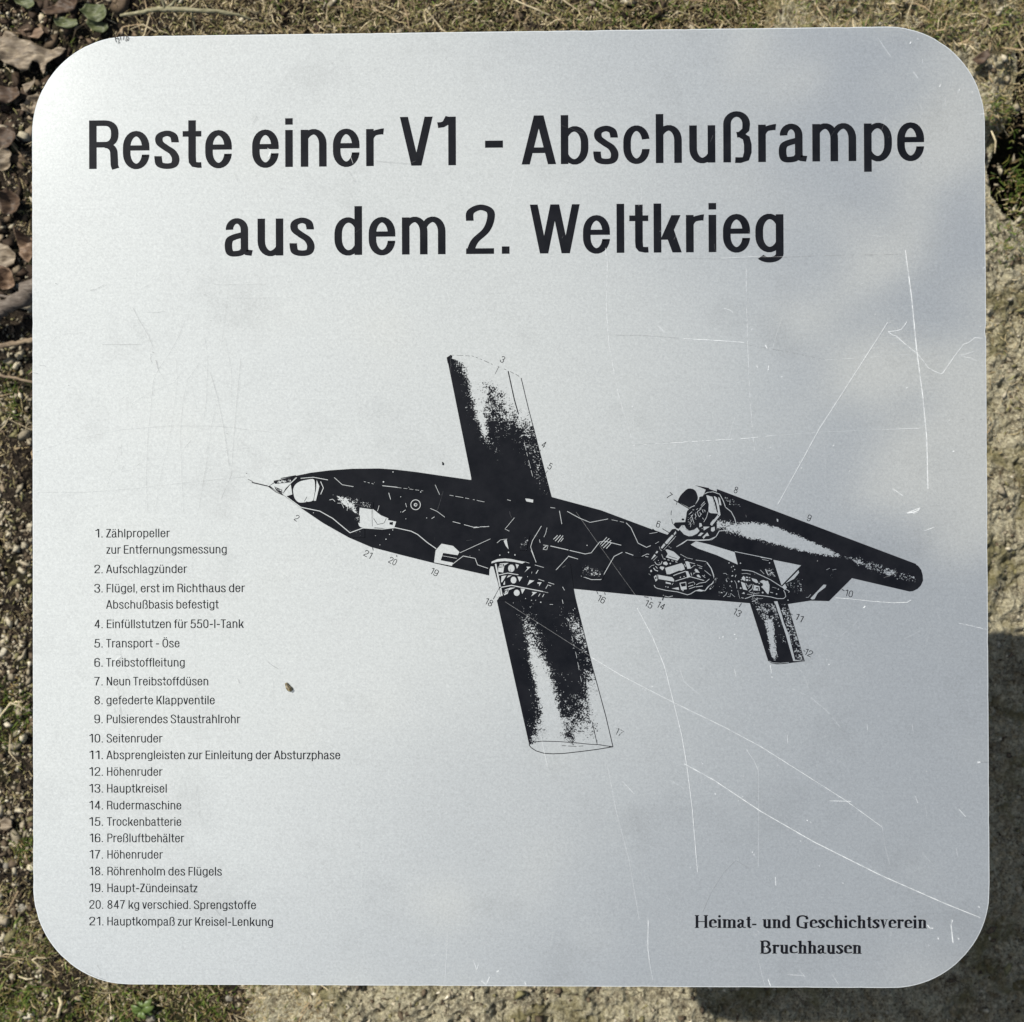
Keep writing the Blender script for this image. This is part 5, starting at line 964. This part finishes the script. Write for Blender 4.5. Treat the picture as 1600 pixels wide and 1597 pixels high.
leaf('dead_leaf', [(-4, 304), (14, 296), (30, 306), (34, 322), (22, 336), (4, 334)], M_brown, 'shaded brown leaf at the left edge above the pale flat leaf', 'leaf', rise=.014, seed=26)
leaf('dead_leaf', [(1519, 92), (1530, 84), (1543, 78), (1546, 88), (1538, 98), (1528, 102)], M_brown, 'small reddish brown leaf casting a shadow by the upper right corner of the sign', 'leaf', z0=.06, rise=.006, wave=.003, seed=28, tilt=(.25, .1))
leaf('dead_leaf', [(0, 1284), (8, 1276), (18, 1282), (20, 1292), (10, 1298), (2, 1294)], M_tan, 'tiny pale leaf scrap among litter on the lower left', 'leaf', z0=.01, rise=.004, wave=.002, seed=30)
leaf('ivy_leaf', [(126, 18), (134, 6), (150, 4), (162, 6), (168, 18), (166, 30), (152, 33), (138, 30)], M_green, 'upper of two green ivy leaves by the top edge, left of the twig', 'leaf', rise=.010, wave=.006, seed=32, z0=.025)
leaf('ivy_leaf', [(136, 38), (140, 31), (156, 33), (168, 36), (170, 44), (158, 50), (144, 48)], M_green, 'lower of two green ivy leaves, touching the top edge of the sign', 'leaf', rise=.008, wave=.005, seed=34, z0=.025)
leaf('ivy_leaf', [(84, 30), (100, 26), (120, 30), (124, 40), (104, 44), (88, 40)], M_green, 'dark shaded green leaf between the brown leaf and the oak leaf', 'leaf', rise=.008, wave=.004, seed=36, z0=.012)
leaf('ivy_leaf', [(14, -10), (30, -14), (50, -4), (56, 10), (42, 12), (24, 4)], M_green, 'green leaf cut off by the top edge near the left corner', 'leaf', rise=.012, wave=.006, seed=38, z0=.02)

def tube_mesh(path, radii, nseg=8, rough_=0.0, seed=1):
    """closed knobbly tube through a path"""
    r = random.Random(seed); V_, F_ = [], []; P = [Vector(p) for p in path]
    for i, p in enumerate(P):
        d = (P[min(i + 1, len(P) - 1)] - P[max(i - 1, 0)]).normalized(); a = d.cross(Vector((0, 0, 1))); a = a.normalized() if a.length > .01 else Vector((1, 0, 0)); b = d.cross(a)
        for k in range(nseg):
            t_ = 2 * math.pi * k / nseg; V_.append(p + (a * math.cos(t_) + b * math.sin(t_)) * radii[i] * (1 + r.uniform(-rough_, rough_)))
    for i in range(len(P) - 1):
        for k in range(nseg): j = (k + 1) % nseg; F_.append((i * nseg + k, i * nseg + j, (i + 1) * nseg + j, (i + 1) * nseg + k))
    F_.append(tuple(range(nseg))[::-1]); F_.append(tuple((len(P) - 1) * nseg + k for k in range(nseg))); return V_, F_
def bark(name, a, b_, c_):
    m, t = new_mat(name); o_ = N(t, 'ShaderNodeOutputMaterial'); b = N(t, 'ShaderNodeBsdfPrincipled'); c = N(t, 'ShaderNodeTexCoord').outputs['Object']
    n1 = noise(t, mapping(t, c, (90, 300, 200), (0, 0, -.5)).outputs[0], 1, 6, .65, .3); r1 = ramp(t, [(.3, a), (.5, b_), (.7, c_)]); t.links.new(n1.outputs[0], r1.inputs[0]); t.links.new(r1.outputs[0], b.inputs['Base Color'])
    b.inputs['Roughness'].default_value = .8; t.links.new(bump(t, n1.outputs[0], .7, .0015).outputs[0], b.inputs['Normal']); t.links.new(b.outputs[0], o_.inputs[0]); return m
M_grey = bark('grey_bark', (.05, .038, .03), (.125, .10, .08), (.21, .18, .15)); M_twig = bark('tan_twig', (.10, .07, .045), (.21, .155, .10), (.33, .26, .17)); M_olive = bark('olive_stem', (.10, .095, .05), (.24, .22, .13), (.38, .35, .24)); M_strw = bark('straw', (.33, .26, .15), (.52, .44, .28), (.66, .58, .40))
def stick(name, spec, mat, label, cat, parent=None, seed=1):
    """spec: (photo x, photo y, height, radius) per knot"""
    P, R_ = [], []
    for i in range(len(spec) - 1):
        for j in range(5):
            f = j / 5; q = [spec[i][k] * (1 - f) + spec[i + 1][k] * f for k in range(4)]; P.append(q)
    P.append(list(spec[-1])); r = random.Random(seed)
    path = []; 
    for q in P:
        p = at(q[0], q[1], q[2]); path.append((p.x + r.gauss(0, q[3] * .15), p.y + r.gauss(0, q[3] * .15), p.z)); R_.append(q[3] * (1 + r.uniform(-.12, .12)))
    V_, F_ = tube_mesh(path, R_, 10, .10, seed); o = link_mesh(name, V_, F_, mat, parent, smooth=True)
    if label: tag(o, label, cat)
    return o
stick('branch', [(-60, 520, .02, .009), (-10, 492, .025, .0095), (20, 474, .028, .010), (52, 452, .03, .0105), (110, 420, .03, .010)], M_grey, 'thick grey weathered branch at the left edge of the sign', 'branch', seed=2)
stick('twig', [(-30, 548, .018, .0028), (0, 541, .02, .003), (25, 536, .022, .0032), (50, 532, .024, .0033), (90, 524, .022, .003)], M_twig, 'smooth brown twig just below the thick grey branch', 'twig', seed=3)
stick('twig', [(-20, 460, .02, .0016), (12, 464, .024, .0018), (30, 461, .024, .0016), (60, 452, .024, .0015)], M_grey, 'thin dark twig above the thick grey branch', 'twig', seed=4)
stick('twig', [(-10, 585, .015, .0016), (20, 590, .017, .0018), (40, 595, .018, .0018), (70, 602, .016, .0016)], M_twig, 'thin reddish twig on the gravel below the brown twig', 'twig', seed=5)
tw = stick('twig', [(188, 24, .045, .0016), (215, 20, .052, .0022), (240, 15, .058, .0026), (262, 14, .060, .003), (300, 16, .058, .0026), (340, 18, .055, .0024), (372, 23, .050, .0019), (392, 31, .042, .0013)], M_olive, 'forked olive-grey twig lying along the top edge of the sign', 'twig', seed=6)
for sp in ([(257, 15, .060, .0018), (254, -2, .068, .0015), (250, -30, .07, .0012)], [(262, 13, .060, .0018), (276, 0, .066, .0014), (292, -16, .07, .0012)], [(300, 17, .056, .0013), (303, 34, .045, .0012), (306, 54, .035, .001)]): stick('side_shoot', sp, M_olive, None, None, tw, 7)
stick('straw_stalk', [(-14, 1134, .02, .0011), (0, 1120, .024, .0012), (17, 1098, .028, .0012), (34, 1105, .024, .001), (44, 1110, .018, .0008)], M_strw, 'bent straw stalk on the mossy patch at the left edge', 'straw', seed=8)
stick('straw_stalk', [(50, 1500, .016, .0009), (58, 1496, .018, .0010), (72, 1497, .017, .0008)], M_strw, 'short straw stalk near the lower left corner, upper of three', 'straw', seed=9)
stick('straw_stalk', [(50, 1500, .014, .0008), (58, 1506, .014, .0009), (66, 1514, .012, .0007)], M_strw, 'short slanted straw stalk near the lower left corner', 'straw', seed=10)
stick('straw_stalk', [(30, 1526, .012, .0009), (42, 1530, .014, .0010), (52, 1529, .012, .0008)], M_strw, 'short level straw stalk near the lower left corner, lowest of three', 'straw', seed=11)
stick('straw_stalk', [(790, -8, .058, .0009), (812, 4, .062, .0010), (840, 16, .062, .0010), (860, 24, .055, .0008)], M_strw, 'long bent straw stalk lying on the thatch above the sign', 'straw', seed=12)
stick('straw_stalk', [(1549, 205, .056, .0009), (1552, 212, .058, .0011), (1556, 222, .058, .0010), (1554, 240, .052, .0008)], M_strw, 'bent pale straw at the right edge of the sign beside the dark crevice', 'straw', seed=13)
stick('straw_stalk', [(92, 1558, .012, .0018), (96, 1568, .016, .0022), (92, 1580, .016, .002), (90, 1590, .01, .0016)], M_strw, 'thick yellowish stalk stub in the soil below the lower left corner', 'straw', seed=14)

M_peb = ground_mat('pebble_stone', [(.3, (.14, .125, .10)), (.5, (.25, .23, .19)), (.7, (.38, .35, .29))], (.5, .47, .40), (.15, .13, .11), scale=2.0, bstr=.3, bdist=.002)
M_chip = ground_mat('cream_chip', [(.3, (.42, .35, .24)), (.5, (.56, .48, .35)), (.7, (.66, .59, .45))], (.7, .64, .5), (.35, .28, .18), scale=2.0, bstr=.3, bdist=.002)
def pebble(px, py, r_, label, seed):
    bm = bmesh.new(); bmesh.ops.create_icosphere(bm, subdivisions=2, radius=1); rr = random.Random(seed); ax = [rr.uniform(.75, 1.2), rr.uniform(.7, 1.0), rr.uniform(.5, .75)]
    p = at(px, py, .01)
    for v_ in bm.verts:
        n_ = float(fbm(np.array(v_.co.x * 1.0 + seed), np.array(v_.co.y + v_.co.z * .7), 1.3, 3, .5, seed)); v_.co = Vector([v_.co[k] * ax[k] * r_ * .85 * (1 + .6 * n_) for k in range(3)])
    me = bpy.data.meshes.new('pebble'); bm.to_mesh(me); bm.free(); me.materials.append(M_chip if seed >= 10 else M_peb); me.polygons.foreach_set('use_smooth', [True] * len(me.polygons)); o = bpy.data.objects.new('pebble', me); COL.objects.link(o)
    z_ = float(surf(p.x, p.y)); p = at(px, py, z_); o.location = (p.x, p.y, z_ + r_ * .15); o.rotation_euler = (0, 0, rr.uniform(0, 3)); return tag(o, label, 'pebble')
for i, (px_, py_, r_, lb) in enumerate(((13, 1284, .0085, 'pale grey pebble at the left edge among brown litter'), (10, 1352, .007, 'small dark grey pebble at the left edge below the pale one'), (34, 1420, .008, 'greyish pebble beside the lower left corner of the sign'), (44, 1164, .003, 'tiny white pebble against the left edge of the sign'), (358, 1560, .006, 'grey pebble under the bottom edge of the sign near the green sprout'), (236, 1592, .007, 'grey pebble below the green sprout at the photo edge'), (28, 448, .004, 'tiny whitish pebble above the grey branch'),
                                        (100, 28, .005, 'cream coloured stone chip beside the dark green leaf'), (66, 29, .0065, 'cream triangular stone chip above the large oak leaf'), (104, 46, .007, 'cream stone chip between the oak leaf and the sign corner'), (78, 50, .006, 'cream stone chip on the right of the curled tan leaf'), (222, 48, .003, 'tiny white stone chip at the top edge near the graze'))): pebble(px_, py_, r_, lb, i + 3)

# small green sprout under the bottom edge
spz = float(surf(*at(228, 1572, 0).xy[:])); SP = bpy.data.objects.new('green_sprout', None); COL.objects.link(SP); p = at(228, 1572, spz); SP.location = (p.x, p.y, spz); SP.empty_display_size = .01
tag(SP, 'small bright green weed seedling below the bottom edge of the sign', 'seedling')
M_sprout = leaf_mat('fresh_green', (.045, .075, .014), (.10, .15, .035), (.18, .24, .08), .45)
V_, F_ = tube_mesh([(0, 0, -.004), (.001, 0, .006), (.0, .001, .014)], [.0009, .0008, .0006], 6); link_mesh('stem', V_, F_, M_sprout, SP, True)
r = random.Random(4)
for i in range(11):
    a = i * 2.4; L = r.uniform(.009, .018); w_ = L * .46; zz = .003 + .0009 * i + r.uniform(0, .004); V_, F_ = [], []
    for j in range(7):
        f = j / 6; wd = w_ * math.sin(math.pi * min(1, f * .9 + .08)) ** .7 * .5; q = L * f; h_ = zz + .004 * math.sin(f * 2) - .004 * f * f
        for s_ in (-1, 0, 1): V_.append((math.cos(a) * q - math.sin(a) * s_ * wd, math.sin(a) * q + math.cos(a) * s_ * wd, h_ + abs(s_) * wd * .4))
    for j in range(6):
        for s_ in (0, 1): b0 = j * 3 + s_; F_.append((b0, b0 + 3, b0 + 4, b0 + 1))
    lf = link_mesh('leaf', V_, F_, M_sprout, SP, True); lf.modifiers.new('thickness', 'SOLIDIFY').thickness = .0003

# seed husk and specks lying on the plate
M_husk, t = new_mat('seed_husk'); o_ = N(t, 'ShaderNodeOutputMaterial'); b = N(t, 'ShaderNodeBsdfPrincipled'); c = N(t, 'ShaderNodeTexCoord').outputs['Object']
n_ = noise(t, c, 700, 3, .6); rp = ramp(t, [(.35, (.05, .038, .02)), (.5, (.13, .10, .05)), (.7, (.42, .36, .20))]); t.links.new(n_.outputs[0], rp.inputs[0]); t.links.new(rp.outputs[0], b.inputs['Base Color']); b.inputs['Roughness'].default_value = .5; t.links.new(b.outputs[0], o_.inputs[0])
hx, hy = on_plate(452, 1071.5); path = []; rad_ = []
for i in range(9):
    f = i / 8; path.append((-.0016 + .0034 * f, .0016 - .0034 * f + .0012 * math.sin(3.1 * f) * -1, .0010)); rad_.append(.0002 + .00115 * math.sin(math.pi * (.08 + .86 * f ** 1.3)) ** .8)
V_, F_ = tube_mesh(path, rad_, 12, .08, 3); hk = link_mesh('seed_husk', V_, F_, M_husk, None, True); hk.location = (hx, hy, ZP + .0002); tag(hk, 'tiny curled brown seed husk lying on the sign right of the legend', 'seed')
